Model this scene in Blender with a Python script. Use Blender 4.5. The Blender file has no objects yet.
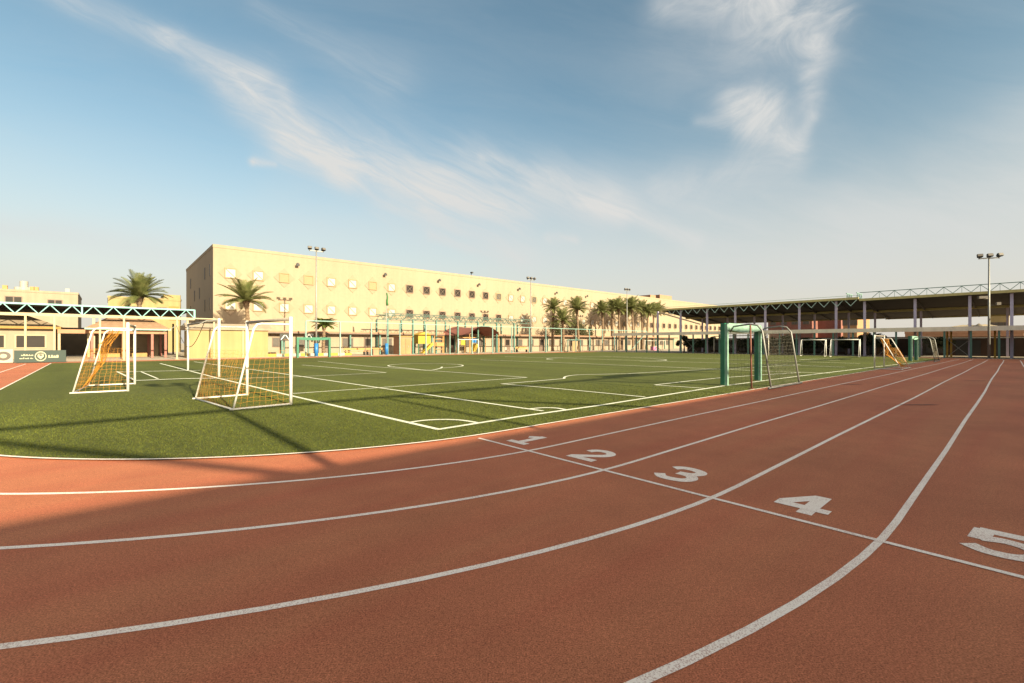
import bpy, math, random
from mathutils import Vector, Matrix
random.seed(7)
S = bpy.context.scene
COL = S.collection
R = math.radians

# ------------------------------------------------------------------ frame of the place
TH = R(48.4)
DX, DY = math.sin(TH), math.cos(TH)          # along the straight of the track
NX, NY = -DY, DX                             # across the field, away from the camera
ROT = math.atan2(DY, DX)
CAMH, FPX, HOR = 1.45, 455.0, 343.0

def W(s, q, z=0.0):
    return Vector((s*DX + q*NX, s*DY + q*NY, z))
def g(x, y):                                  # survey point on the flat ground -> (s, q)
    Y = CAMH*FPX/(y-HOR); X = (x-512)/FPX*Y
    return (X*DX + Y*DY, X*NX + Y*NY)

# ------------------------------------------------------------------ materials
MATS = {}
def mat(name, col, rough=0.7, var=0.12, scale=3.0, bump=0.0, bscale=40.0, metal=0.0, spec=0.4, fine=0.0, fscale=60.0, streak=0.0):
    if name in MATS: return MATS[name]
    m = bpy.data.materials.new(name); m.use_nodes = True
    nt = m.node_tree; N = nt.nodes; L = nt.links
    b = N['Principled BSDF']
    b.inputs['Roughness'].default_value = rough
    b.inputs['Metallic'].default_value = metal
    b.inputs['Specular IOR Level'].default_value = spec
    tc = N.new('ShaderNodeTexCoord')
    n1 = N.new('ShaderNodeTexNoise'); n1.inputs['Scale'].default_value = scale; n1.inputs['Detail'].default_value = 6
    L.new(tc.outputs['Object'], n1.inputs['Vector'])
    mr = N.new('ShaderNodeMapRange'); mr.inputs[1].default_value = 0.3; mr.inputs[2].default_value = 0.7
    mr.inputs[3].default_value = 1-var; mr.inputs[4].default_value = 1+var
    L.new(n1.outputs[0], mr.inputs[0])
    val = mr.outputs[0]
    if fine:
        n2 = N.new('ShaderNodeTexNoise'); n2.inputs['Scale'].default_value = fscale; n2.inputs['Detail'].default_value = 2
        L.new(tc.outputs['Object'], n2.inputs['Vector'])
        m2 = N.new('ShaderNodeMapRange'); m2.inputs[1].default_value = 0.3; m2.inputs[2].default_value = 0.7
        m2.inputs[3].default_value = 1-fine; m2.inputs[4].default_value = 1+fine
        L.new(n2.outputs[0], m2.inputs[0])
        mm = N.new('ShaderNodeMath'); mm.operation = 'MULTIPLY'
        L.new(val, mm.inputs[0]); L.new(m2.outputs[0], mm.inputs[1]); val = mm.outputs[0]
    if streak:
        mp = N.new('ShaderNodeMapping'); mp.inputs['Scale'].default_value = (2.2, 2.2, 0.12)
        L.new(tc.outputs['Object'], mp.inputs['Vector'])
        n3 = N.new('ShaderNodeTexNoise'); n3.inputs['Scale'].default_value = 1.0; n3.inputs['Detail'].default_value = 5
        L.new(mp.outputs[0], n3.inputs['Vector'])
        m3 = N.new('ShaderNodeMapRange'); m3.inputs[1].default_value = 0.35; m3.inputs[2].default_value = 0.65
        m3.inputs[3].default_value = 1-streak; m3.inputs[4].default_value = 1+streak*0.4
        L.new(n3.outputs[0], m3.inputs[0])
        mm = N.new('ShaderNodeMath'); mm.operation = 'MULTIPLY'
        L.new(val, mm.inputs[0]); L.new(m3.outputs[0], mm.inputs[1]); val = mm.outputs[0]
    vm = N.new('ShaderNodeVectorMath'); vm.operation = 'SCALE'
    vm.inputs[0].default_value = col[:3]
    L.new(val, vm.inputs['Scale'])
    L.new(vm.outputs[0], b.inputs['Base Color'])
    if bump:
        nb = N.new('ShaderNodeTexNoise'); nb.inputs['Scale'].default_value = bscale; nb.inputs['Detail'].default_value = 4
        L.new(tc.outputs['Object'], nb.inputs['Vector'])
        bp = N.new('ShaderNodeBump'); bp.inputs['Strength'].default_value = bump; bp.inputs['Distance'].default_value = 0.02
        L.new(nb.outputs[0], bp.inputs['Height']); L.new(bp.outputs[0], b.inputs['Normal'])
    MATS[name] = m
    return m

def track_mat():
    m = bpy.data.materials.new('track_rubber'); m.use_nodes = True
    nt = m.node_tree; N = nt.nodes; L = nt.links; b = N['Principled BSDF']
    b.inputs['Roughness'].default_value = 0.85; b.inputs['Specular IOR Level'].default_value = 0.25
    tc = N.new('ShaderNodeTexCoord')
    def noise(sc, det, lo, hi, a, c, rough=0.5, vec=None):
        n = N.new('ShaderNodeTexNoise'); n.inputs['Scale'].default_value = sc; n.inputs['Detail'].default_value = det
        n.inputs['Roughness'].default_value = rough
        L.new(vec or tc.outputs['Object'], n.inputs['Vector'])
        r = N.new('ShaderNodeMapRange'); r.inputs[1].default_value = lo; r.inputs[2].default_value = hi
        r.inputs[3].default_value = a; r.inputs[4].default_value = c
        L.new(n.outputs[0], r.inputs[0]); return r.outputs[0], n.outputs[0]
    big, _ = noise(0.3, 6, 0.32, 0.68, 0.86, 1.12, 0.62)
    mid, _ = noise(1.9, 7, 0.3, 0.7, 0.92, 1.07, 0.72)
    gr, grn = noise(130, 3, 0.32, 0.68, 0.48, 1.55, 0.6)
    gr2, _ = noise(42, 4, 0.3, 0.7, 0.82, 1.18, 0.6)
    v = big
    for o in (mid, gr, gr2):
        mm = N.new('ShaderNodeMath'); mm.operation = 'MULTIPLY'; L.new(v, mm.inputs[0]); L.new(o, mm.inputs[1]); v = mm.outputs[0]
    # worn, slightly redder lanes in long streaks along the running direction
    mp = N.new('ShaderNodeMapping'); mp.vector_type = 'TEXTURE'; mp.inputs['Rotation'].default_value = (0, 0, ROT); mp.inputs['Scale'].default_value = (9, 0.6, 1)
    L.new(tc.outputs['Object'], mp.inputs['Vector'])
    st, _ = noise(1.0, 5, 0.35, 0.7, 0.0, 1.0, 0.55, mp.outputs[0])
    mix = N.new('ShaderNodeMix'); mix.data_type = 'RGBA'
    mix.inputs[6].default_value = (0.405, 0.141, 0.066, 1); mix.inputs[7].default_value = (0.38, 0.108, 0.053, 1)
    L.new(st, mix.inputs[0])
    vm = N.new('ShaderNodeVectorMath'); vm.operation = 'SCALE'
    L.new(mix.outputs[2], vm.inputs[0]); L.new(v, vm.inputs['Scale']); L.new(vm.outputs[0], b.inputs['Base Color'])
    bp = N.new('ShaderNodeBump'); bp.inputs['Strength'].default_value = 0.5; bp.inputs['Distance'].default_value = 0.004
    L.new(grn, bp.inputs['Height']); L.new(bp.outputs[0], b.inputs['Normal'])
    return m

def paint_mat(name, col=(0.66, 0.62, 0.56), wear=0.5, ground=(0.34, 0.11, 0.065), scale=180):
    m = bpy.data.materials.new(name); m.use_nodes = True
    nt = m.node_tree; N = nt.nodes; L = nt.links; b = N['Principled BSDF']
    b.inputs['Roughness'].default_value = 0.8; b.inputs['Specular IOR Level'].default_value = 0.25
    tc = N.new('ShaderNodeTexCoord')
    n = N.new('ShaderNodeTexNoise'); n.inputs['Scale'].default_value = scale; n.inputs['Detail'].default_value = 2
    L.new(tc.outputs['Object'], n.inputs['Vector'])
    n2 = N.new('ShaderNodeTexNoise'); n2.inputs['Scale'].default_value = 1.6; n2.inputs['Detail'].default_value = 7
    L.new(tc.outputs['Object'], n2.inputs['Vector'])
    ad = N.new('ShaderNodeMath'); ad.operation = 'MULTIPLY_ADD'; ad.inputs[1].default_value = 0.32
    L.new(n2.outputs[0], ad.inputs[0]); L.new(n.outputs[0], ad.inputs[2])
    r = N.new('ShaderNodeMapRange'); r.inputs[1].default_value = 0.66; r.inputs[2].default_value = 0.82
    r.inputs[3].default_value = 0.0; r.inputs[4].default_value = wear
    L.new(ad.outputs[0], r.inputs[0])
    mix = N.new('ShaderNodeMix'); mix.data_type = 'RGBA'
    mix.inputs[6].default_value = (*col, 1); mix.inputs[7].default_value = (*ground, 1)
    L.new(r.outputs[0], mix.inputs[0]); L.new(mix.outputs[2], b.inputs['Base Color'])
    return m

def turf_mat():
    m = bpy.data.materials.new('artificial_turf'); m.use_nodes = True
    nt = m.node_tree; N = nt.nodes; L = nt.links; b = N['Principled BSDF']
    b.inputs['Roughness'].default_value = 0.9; b.inputs['Specular IOR Level'].default_value = 0.2
    tc = N.new('ShaderNodeTexCoord')
    def noise(sc, det, lo, hi, a, c, rough=0.5, vec=None):
        n = N.new('ShaderNodeTexNoise'); n.inputs['Scale'].default_value = sc; n.inputs['Detail'].default_value = det
        n.inputs['Roughness'].default_value = rough
        L.new(vec or tc.outputs['Object'], n.inputs['Vector'])
        r = N.new('ShaderNodeMapRange'); r.inputs[1].default_value = lo; r.inputs[2].default_value = hi
        r.inputs[3].default_value = a; r.inputs[4].default_value = c
        L.new(n.outputs[0], r.inputs[0]); return r.outputs[0], n.outputs[0]
    big, _ = noise(0.22, 5, 0.3, 0.7, 0.84, 1.14, 0.6)
    mid, _ = noise(7, 5, 0.3, 0.7, 0.8, 1.2, 0.7)
    fin, fn = noise(40, 5, 0.32, 0.68, 0.66, 1.34, 0.75)
    mp = N.new('ShaderNodeMapping'); mp.vector_type = 'TEXTURE'; mp.inputs['Rotation'].default_value = (0, 0, ROT); mp.inputs['Scale'].default_value = (1.1, 16, 1)
    L.new(tc.outputs['Object'], mp.inputs['Vector'])
    st, _ = noise(1.0, 4, 0.35, 0.65, 0.86, 1.1, 0.5, mp.outputs[0])
    v = big
    for o in (mid, fin, st):
        mm = N.new('ShaderNodeMath'); mm.operation = 'MULTIPLY'; L.new(v, mm.inputs[0]); L.new(o, mm.inputs[1]); v = mm.outputs[0]
    hue, _ = noise(18, 4, 0.35, 0.65, 0, 1, 0.7)
    mix = N.new('ShaderNodeMix'); mix.data_type = 'RGBA'
    mix.inputs[6].default_value = (0.086, 0.088, 0.015, 1); mix.inputs[7].default_value = (0.066, 0.081, 0.013, 1)
    L.new(hue, mix.inputs[0])
    vm = N.new('ShaderNodeVectorMath'); vm.operation = 'SCALE'
    L.new(mix.outputs[2], vm.inputs[0]); L.new(v, vm.inputs['Scale']); L.new(vm.outputs[0], b.inputs['Base Color'])
    bp = N.new('ShaderNodeBump'); bp.inputs['Strength'].default_value = 0.7; bp.inputs['Distance'].default_value = 0.02
    L.new(fn, bp.inputs['Height']); L.new(bp.outputs[0], b.inputs['Normal'])
    return m

def leaf_mat(name, col, col2):
    m = bpy.data.materials.new(name); m.use_nodes = True
    nt = m.node_tree; N = nt.nodes; L = nt.links; b = N['Principled BSDF']
    b.inputs['Roughness'].default_value = 0.55; b.inputs['Specular IOR Level'].default_value = 0.35
    tc = N.new('ShaderNodeTexCoord'); n = N.new('ShaderNodeTexNoise'); n.inputs['Scale'].default_value = 2.2; n.inputs['Detail'].default_value = 5
    L.new(tc.outputs['Object'], n.inputs['Vector'])
    r = N.new('ShaderNodeMapRange'); r.inputs[1].default_value = 0.35; r.inputs[2].default_value = 0.65
    L.new(n.outputs[0], r.inputs[0])
    mix = N.new('ShaderNodeMix'); mix.data_type = 'RGBA'; mix.inputs[6].default_value = (*col, 1); mix.inputs[7].default_value = (*col2, 1)
    L.new(r.outputs[0], mix.inputs[0]); L.new(mix.outputs[2], b.inputs['Base Color'])
    tr = N.new('ShaderNodeBsdfTranslucent'); L.new(mix.outputs[2], tr.inputs['Color'])
    ms = N.new('ShaderNodeMixShader'); ms.inputs[0].default_value = 0.25
    L.new(b.outputs[0], ms.inputs[1]); L.new(tr.outputs[0], ms.inputs[2])
    L.new(ms.outputs[0], N['Material Output'].inputs['Surface'])
    return m

M_track = track_mat(); M_turf = turf_mat()
M_lane = paint_mat('lane_paint', (0.85, 0.725, 0.63), 0.6, scale=130)
M_pitch = paint_mat('pitch_paint', (0.72, 0.70, 0.56), 0.55, (0.09, 0.10, 0.025), 60)
M_pave = mat('sand_paving', (0.36, 0.29, 0.215), 0.9, 0.14, 0.5, 0.2, 30, fine=0.12)
M_stucco = mat('sandstone_stucco', (0.275, 0.207, 0.138), 0.9, 0.06, 0.12, 0.15, 12, fine=0.03, fscale=3, streak=0.045)
M_diam = mat('pink_stone_trim', (0.262, 0.186, 0.122), 0.9, 0.05, 1)
M_wframe = mat('brown_window_frame', (0.13, 0.085, 0.06), 0.6)
M_blind = mat('white_window_blind', (0.30, 0.28, 0.25), 0.5, 0.04)
M_wdark = mat('dark_window_glass', (0.02, 0.015, 0.012), 0.5, 0.2, 0.8, spec=0.15)
M_wbeige = mat('beige_blind', (0.25, 0.185, 0.10), 0.9, 0.04)
M_wgrey = mat('grey_window_glass', (0.085, 0.072, 0.06), 0.45, spec=0.2)
M_dark = mat('dark_steel', (0.03, 0.028, 0.026), 0.6)
M_grey = mat('galvanised_steel', (0.22, 0.21, 0.19), 0.5, 0.12, 6, metal=0.3)
M_barg = mat('grey_brown_bar_paint', (0.25, 0.21, 0.165), 0.6, 0.2, 5)  # crossbars, greyer and browner than their white posts
M_cyan = mat('cyan_truss_paint', (0.16, 0.33, 0.32), 0.55, 0.1, 3)
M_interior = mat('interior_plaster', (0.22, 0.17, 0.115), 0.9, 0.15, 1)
M_white = mat('white_goal_paint', (0.62, 0.58, 0.52), 0.4, 0.07, 9, spec=0.5)
M_whitew = mat('white_worn_paint', (0.52, 0.47, 0.40), 0.55, 0.12, 6)
M_orangenet = mat('orange_net_cord', (0.42, 0.17, 0.015), 0.8, 0.15, 4)
M_rope = mat('grey_net_cord', (0.07, 0.06, 0.04), 0.8)
M_dgreen = mat('green_vinyl_padding', (0.012, 0.115, 0.06), 0.45, 0.15, 3, spec=0.5)
M_lgreen = mat('pale_green_vinyl', (0.20, 0.32, 0.24), 0.5, 0.2, 5)  # on the handball posts this pale tone paints in their sunlit side
M_teal = mat('teal_steel', (0.07, 0.15, 0.12), 0.5, 0.12, 4)
M_tealp = mat('pale_teal_paint', (0.155, 0.25, 0.215), 0.5, 0.1, 4)
M_cream = mat('cream_plaster', (0.262, 0.202, 0.142), 0.9, 0.06, 0.8, streak=0.08)
M_creamp = mat('cream_post_paint', (0.33, 0.255, 0.145), 0.55, 0.08, 5)
M_yellow = mat('yellow_plaster', (0.275, 0.20, 0.088), 0.85, 0.06, 0.7, streak=0.1)
M_ochre = mat('ochre_fascia', (0.28, 0.15, 0.04), 0.8)
M_tile = mat('clay_roof_tile', (0.25, 0.15, 0.09), 0.9, 0.12, 3, 0.3, 25, fine=0.15, fscale=14)
M_tileb = mat('beige_roof_tile', (0.24, 0.18, 0.12), 0.9, 0.12, 3, 0.3, 25, fine=0.12, fscale=14)
M_pinkb = mat('salmon_plaster', (0.32, 0.165, 0.095), 0.9, 0.08, 2)
M_red = mat('red_post_paint', (0.24, 0.085, 0.06), 0.6)
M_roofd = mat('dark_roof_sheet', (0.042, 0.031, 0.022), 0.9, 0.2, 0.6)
M_tealw = mat('bright_teal_truss', (0.42, 0.56, 0.50), 0.6)
M_frame = mat('dark_green_frame', (0.05, 0.085, 0.065), 0.6)
M_roofy = mat('yellow_roof_edge', (0.48, 0.40, 0.17), 0.7)
M_rooftop = mat('pale_roof_sheet', (0.3, 0.28, 0.25), 0.7)
M_purple = mat('lilac_column_paint', (0.48, 0.41, 0.53), 0.6, 0.08, 3)
M_fascia = mat('pale_fascia', (0.78, 0.68, 0.55), 0.8, 0.05, 1, streak=0.12)
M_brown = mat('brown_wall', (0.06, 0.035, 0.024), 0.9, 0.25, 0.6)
M_brick = mat('red_brick', (0.19, 0.075, 0.055), 0.9, 0.15, 1.2, fine=0.15, fscale=8)
M_brickl = mat('orange_brick', (0.30, 0.16, 0.075), 0.9, 0.1, 1.2)
M_bark = mat('palm_bark', (0.155, 0.10, 0.06), 0.95, 0.3, 7, 0.9, 16)
M_barkd = mat('tree_bark', (0.09, 0.065, 0.045), 0.95, 0.3, 7, 0.8, 16)
M_palm = leaf_mat('palm_leaf', (0.105, 0.122, 0.036), (0.185, 0.18, 0.064))
M_palmg = leaf_mat('fan_palm_leaf', (0.055, 0.085, 0.015), (0.10, 0.12, 0.02))
M_leaf = leaf_mat('tree_leaf', (0.055, 0.06, 0.022), (0.10, 0.09, 0.035))
M_leafd = leaf_mat('shrub_leaf', (0.045, 0.052, 0.022), (0.08, 0.08, 0.034))
M_blue = mat('blue_vinyl_pad', (0.02, 0.13, 0.33), 0.45, 0.12, 4)
M_yel = mat('yellow_plastic', (0.36, 0.225, 0.022), 0.5, 0.05, 3)
M_oran = mat('orange_timber', (0.34, 0.18, 0.06), 0.7)
M_redf = mat('red_canopy_fabric', (0.18, 0.062, 0.045), 0.85, 0.1, 1.5)
M_board = mat('slate_green_board', (0.035, 0.05, 0.042), 0.6, 0.06, 1, spec=0.2)
M_print = mat('cream_print', (0.36, 0.32, 0.20), 0.6)
M_boardw = mat('white_board', (0.31, 0.275, 0.225), 0.6, 0.05, 1)
M_rust = mat('rusty_pole', (0.15, 0.055, 0.035), 0.8, 0.25, 9)
M_lamp = mat('lamp_glass', (0.14, 0.12, 0.10), 0.2, 0.05)
M_dpatch = paint_mat('dark_rubber', (0.075, 0.03, 0.022), 0.12)
M_pinkbox = mat('pink_plastic', (0.40, 0.14, 0.24), 0.5)
M_sandhill = mat('sand_mound', (0.27, 0.21, 0.14), 0.95, 0.15, 0.3, 0.4, 1)
M_goldp = mat('amber_post_paint', (0.36, 0.19, 0.012), 0.6)
M_flag = mat('green_flag_cloth', (0.03, 0.11, 0.03), 0.8)

# ------------------------------------------------------------------ mesh builder
class MB:
    def __init__(s): s.v = []; s.f = []; s.mi = []; s.cur = 0
    def add(s, vs, fs):
        o = len(s.v); s.v += [tuple(v) for v in vs]
        for f in fs: s.f.append([i+o for i in f]); s.mi.append(s.cur)
    def box(s, c, d, bev=0.0):
        x, y, z = c; a, b, h = d[0]/2, d[1]/2, d[2]/2
        vs = [(x+i*a, y+j*b, z+k*h) for k in (-1, 1) for j in (-1, 1) for i in (-1, 1)]
        s.add(vs, [(0,2,3,1), (4,5,7,6), (0,1,5,4), (2,6,7,3), (0,4,6,2), (1,3,7,5)])
    def span(s, x0, x1, y0, y1, z0, z1):
        s.box(((x0+x1)/2, (y0+y1)/2, (z0+z1)/2), (abs(x1-x0), abs(y1-y0), abs(z1-z0)))
    def tube(s, pts, r, n=8, r2=None, cap=True):
        pts = [Vector(p) for p in pts]; k = len(pts); rings = []
        ref = None
        for i, p in enumerate(pts):
            t = (pts[min(i+1, k-1)] - pts[max(i-1, 0)]).normalized()
            if ref is None:
                ref = Vector((0, 0, 1)) if abs(t.z) < 0.9 else Vector((1, 0, 0))
            a = (ref - t*ref.dot(t))
            if a.length < 1e-4: a = Vector((0, 1, 0)) - t*t.y
            a.normalize(); ref = a; b = t.cross(a)
            rr = r if r2 is None else r + (r2-r)*i/(k-1)
            rings.append([p + a*rr*math.cos(2*math.pi*j/n) + b*rr*math.sin(2*math.pi*j/n) for j in range(n)])
        vs = [v for rg in rings for v in rg]; fs = []
        for i in range(k-1):
            for j in range(n):
                fs.append((i*n+j, i*n+(j+1) % n, (i+1)*n+(j+1) % n, (i+1)*n+j))
        if cap: fs.append(tuple(range(n-1, -1, -1))); fs.append(tuple((k-1)*n+j for j in range(n)))
        s.add(vs, fs)
    def bar(s, p0, p1, w, h=None):
        h = h or w; p0, p1 = Vector(p0), Vector(p1); t = (p1-p0).normalized()
        up = Vector((0, 0, 1)) if abs(t.z) < 0.95 else Vector((0, 1, 0))
        a = t.cross(up).normalized()*w/2; b = a.cross(t).normalized()*h/2
        vs = [p+i*a+j*b for p in (p0, p1) for i, j in ((-1, -1), (1, -1), (1, 1), (-1, 1))]
        s.add(vs, [(0,1,2,3), (7,6,5,4), (0,4,5,1), (1,5,6,2), (2,6,7,3), (3,7,4,0)])
    def ext(s, poly, axis, a, b):
        # extrude a 2-D outline along an axis: 'y' -> outline in xz, 'z' -> outline in xy, 'x' -> outline in yz
        def P(u, v, w): return {'y': (u, w, v), 'z': (u, v, w), 'x': (w, u, v)}[axis]
        n = len(poly)
        vs = [P(u, v, a) for u, v in poly] + [P(u, v, b) for u, v in poly]
        s.add(vs, [tuple(range(n)), tuple(range(2*n-1, n-1, -1))] + [(i, i+n, (i+1) % n+n, (i+1) % n) for i in range(n)])
    def build(s, name, m, parent=None, smooth=False):
        me = bpy.data.meshes.new(name); me.from_pydata(s.v, [], s.f)
        for x in (m if isinstance(m, (list, tuple)) else [m]): me.materials.append(x)
        me.polygons.foreach_set('material_index', s.mi)
        import bmesh
        bm = bmesh.new(); bm.from_mesh(me); bmesh.ops.recalc_face_normals(bm, faces=bm.faces[:]); bm.to_mesh(me); bm.free()
        if smooth: me.polygons.foreach_set('use_smooth', [True]*len(me.polygons))
        o = bpy.data.objects.new(name, me); COL.objects.link(o)
        if parent: o.parent = parent
        return o

def thing(name, label, cat, s=0, q=0, z=0, rot=ROT, group=None):
    o = bpy.data.objects.new(name, None); COL.objects.link(o)
    o.location = W(s, q, z); o.rotation_euler = (0, 0, rot)
    o.empty_display_size = 0.3
    o['label'] = label; o['category'] = cat
    if group: o['group'] = group
    return o
def part(o, label): o['label'] = label; return o
def structure(o): o['kind'] = 'structure'; return o
def kids(o): return [c for c in COL.objects if c.parent == o]
def dup(o, label=None, loc=None, rot=None, scale=None, parent=None):
    c = o.copy(); COL.objects.link(c)
    if parent: c.parent = parent
    if label: c['label'] = label
    if loc is not None: c.location = loc
    if rot is not None: c.rotation_euler = (0, 0, rot)
    if scale is not None: c.scale = (scale, scale, scale)
    for ch in kids(o): dup(ch, parent=c)
    return c

# ------------------------------------------------------------------ ground, track, turf
def sheet(name, pts_sq, z, m):
    mb = MB(); mb.add([W(s, q, z) for s, q in pts_sq], [tuple(range(len(pts_sq)))])
    return structure(mb.build(name, m))
def rect(x0, x1, y0, y1): return [(x0, y0), (x1, y0), (x1, y1), (x0, y1)]
sheet('ground', rect(-900, 1500, -900, 1500), -0.004, M_pave)
sheet('running_track', rect(-14, 60.5, -5, 49.3), 0.0, M_track)

CS, CQ, R0, LW = 4.78, 12.75, 7.1, 1.24
def lane_path(k, far_q):
    r = R0 + LW*k; pts = []
    pts.append((CS-r-0.7, 46.0)); pts.append((CS-r-0.35, 30.0))
    n = 40
    for i in range(n+1):
        a = math.pi + (math.pi/2)*i/n
        pts.append((CS+r*math.cos(a), CQ+r*math.sin(a)))
    q0 = CQ-r
    for i in range(1, 15):
        s = CS + (56.5-CS)*i/14
        f = max(0, (s-8)/(52-8)); pts.append((s, q0 + (far_q-q0)*f + 0.015*math.sin(s*1.3+k)))
    return pts
inner = lane_path(0, 4.95)
turf = list(inner)
turf += [(58.3, 5.6), (59.8, 7.6), (60.5, 10.5), (63.2, 30), (65.6, 42.5), (65, 45.0), (63, 46.0), (30, 46.0), (0, 46.3)]
# long right edge of the turf stays clear of the walkway
turf = [(min(s, 60.2), q) for s, q in turf]
sheet('turf_pitch', turf, 0.012, M_turf)

def strip_faces(mb, pts, w, z, closed=False):
    P = [W(s, q, z) for s, q in pts]; n = len(P); vs = []
    for i, p in enumerate(P):
        if closed: a, b = P[i-1], P[(i+1) % n]
        else: a, b = P[max(i-1, 0)], P[min(i+1, n-1)]
        t = (b-a).normalized(); nn = Vector((-t.y, t.x, 0))
        k = 1.0
        if 0 < i < n-1 or closed:
            t1 = (p-a).normalized(); c = max(0.35, abs(t1.dot(t))); k = 1/c
        vs += [p+nn*w/2*k, p-nn*w/2*k]
    fs = [(2*i, 2*i+1, 2*i+3, 2*i+2) for i in range(n-1)]
    if closed: fs.append((2*n-2, 2*n-1, 1, 0))
    mb.add(vs, fs)

mb = MB()
strip_faces(mb, [p for p in inner], 0.047, 0.019)
for k, fq in ((1, 3.9), (2, 2.98), (3, 2.05), (4, 1.1)):
    strip_faces(mb, lane_path(k, fq), 0.051, 0.0025)
for k in (5, 6):
    strip_faces(mb, lane_path(k, 1.1-0.93*(k-4)), 0.055, 0.0025)
structure(mb.build('lane_lines', M_lane))
mb = MB(); strip_faces(mb, [(4.22, 5.52), (4.22, 2.0), (4.24, -3.0)], 0.05, 0.0042)
structure(mb.build('start_line', M_lane))
mb = MB(); strip_faces(mb, [(56.9, 5.2), (57.4, 2), (58.0, -0.1), (55.5, -0.9), (40, -1.6)], 0.06, 0.008)
structure(mb.build('track_border_line', M_lane))

GLY = {
 '1': [[(.25, .0), (.25, .7)], [(.27, .64), (.06, .5)], [(.03, .06), (.47, .06)]],
 '2': [[(.05, .47), (.09, .58), (.19, .635), (.31, .63), (.40, .56), (.41, .46), (.34, .35), (.05, .09)], [(.0, .065), (.47, .065)]],
 '3': [[(.03, .53), (.10, .62), (.23, .64), (.36, .59), (.39, .50), (.32, .40), (.17, .37)], [(.17, .365), (.34, .34), (.42, .23), (.38, .11), (.25, .06), (.11, .07), (.02, .17)]],
 '4': [[(.31, .0), (.31, .7)], [(.29, .66), (.05, .26)], [(.0, .2), (.48, .2)]],
 '5': [[(.44, .635), (.07, .635)], [(.10, .66), (.075, .34)], [(.07, .37), (.22, .43), (.36, .38), (.41, .27), (.38, .14), (.27, .065), (.13, .065), (.02, .15)]],
}
def curve2(pts, sub=5):
    if len(pts) < 3: return pts
    out = []
    for i in range(len(pts)-1):
        p0 = pts[max(i-1, 0)]; p1 = pts[i]; p2 = pts[i+1]; p3 = pts[min(i+2, len(pts)-1)]
        for j in range(sub):
            t = j/sub
            out.append(tuple(0.5*((2*p1[c]) + (-p0[c]+p2[c])*t + (2*p0[c]-5*p1[c]+4*p2[c]-p3[c])*t*t + (-p0[c]+3*p1[c]-3*p2[c]+p3[c])*t**3) for c in (0, 1)))
    out.append(pts[-1]); return out
for ch, px in (('1', (529, 440)), ('2', (593, 455.2)), ('3', (682, 474.5)), ('4', (806, 504.0)), ('5', (1007, 546))):
    s0, q0 = g(*px); mb = MB()
    for i, st in enumerate(GLY[ch]):
        pts = [(s0 + (y-.33)*.87, q0 - (x-.24)*.87) for x, y in curve2(st)]
        strip_faces(mb, pts, 0.118, 0.0025 + 0.0009*i)
    structure(mb.build('lane_number', M_lane))

# dark elongated patches in the lanes
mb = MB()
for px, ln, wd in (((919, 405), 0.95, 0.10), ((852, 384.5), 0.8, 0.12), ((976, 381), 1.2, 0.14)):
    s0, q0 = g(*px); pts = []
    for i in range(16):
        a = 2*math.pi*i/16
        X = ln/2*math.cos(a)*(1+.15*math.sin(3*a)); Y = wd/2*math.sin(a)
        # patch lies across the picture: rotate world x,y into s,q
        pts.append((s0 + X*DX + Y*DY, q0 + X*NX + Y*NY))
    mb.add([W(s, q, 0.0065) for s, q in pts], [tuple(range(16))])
structure(mb.build('dark_patches', M_dpatch))

# pitch markings
LN = MB(); zc = [0.018]
LSEG = []
def pl(pts, w=0.09):
    LSEG.extend((g(*a_), g(*b_)) for a_, b_ in zip(pts, pts[1:]))
    strip_faces(LN, [g(*p) for p in pts], w, zc[0]); zc[0] += 0.0007
pl([(438.5, 430.3), (295, 397.2), (218, 378.5), (160, 363.6)], 0.10)
pl([(437, 430.6), (520, 417.3), (600, 406), (723, 386.4), (800, 376.4), (875, 367.2), (925, 361.7)], 0.10)
a1, a2 = g(410, 423.2), g(478, 423.6)
def arc(px, w=0.09, n=6): pl(curve2(px, n), w)
arc([(409, 423.5), (424, 421.3), (444, 420.4), (462, 421.2), (478, 423.8)])
pl([(194, 362), (289, 375), (375, 387.7), (460, 400), (543, 411.8)])
arc([(529, 409.8), (543, 408.6), (556, 408.9), (566, 410.6)])
pl([(293, 394.2), (360, 389.6), (440, 384), (527, 377.9)])
pl([(527, 377.9), (450, 372.4), (371, 366.8), (318, 361.5)])
pl([(215, 379.2), (289, 377.6), (340, 375.3), (386, 373.0)])
pl([(386, 373.0), (340, 368.6), (302, 365.3)])
arc([(443, 368.4), (457, 367.2), (463, 365.9), (455, 364.6), (430, 363.9), (405, 364.2), (389, 365.6), (390, 366.8)], 0.11)
arc([(390, 366.8), (405, 368.4), (428, 370.6), (440, 368.8), (442, 367.2)], 0.11)
pl([(501, 384.6), (533, 382), (564, 379.2)])
arc([(564, 379.2), (566, 377), (578, 375.4), (600, 374.8), (628, 374.2)], 0.10)
pl([(628, 374.2), (670, 371.7), (740, 368.5), (800, 365.0)], 0.10)
pl([(503, 384.7), (560, 389.6), (645, 397.9)])
pl([(654.5, 385.7), (690, 381.6), (718, 378.7), (760, 375.6), (800, 373)])
pl([(656, 385.9), (682, 387.6), (705, 389.2)])
pl([(480, 360.1), (560, 363.0), (660, 367.2), (720, 369.6), (780, 372.2), (830, 373.8)], 0.12)
pl([(505, 356.8), (600, 359.6), (700, 362.8), (790, 365.5), (845, 367.6)], 0.12)
pl([(600, 356.5), (690, 358.4), (780, 361.2), (860, 364.0)], 0.12)
arc([(553, 360.2), (547, 359.2), (560, 357.9), (600, 357.0), (640, 358.2), (666, 360.2), (655, 361.5), (640, 361.6)], 0.13)
pl([(840, 361), (800, 359.9), (815, 359.3), (850, 359.2)], 0.13)
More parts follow.
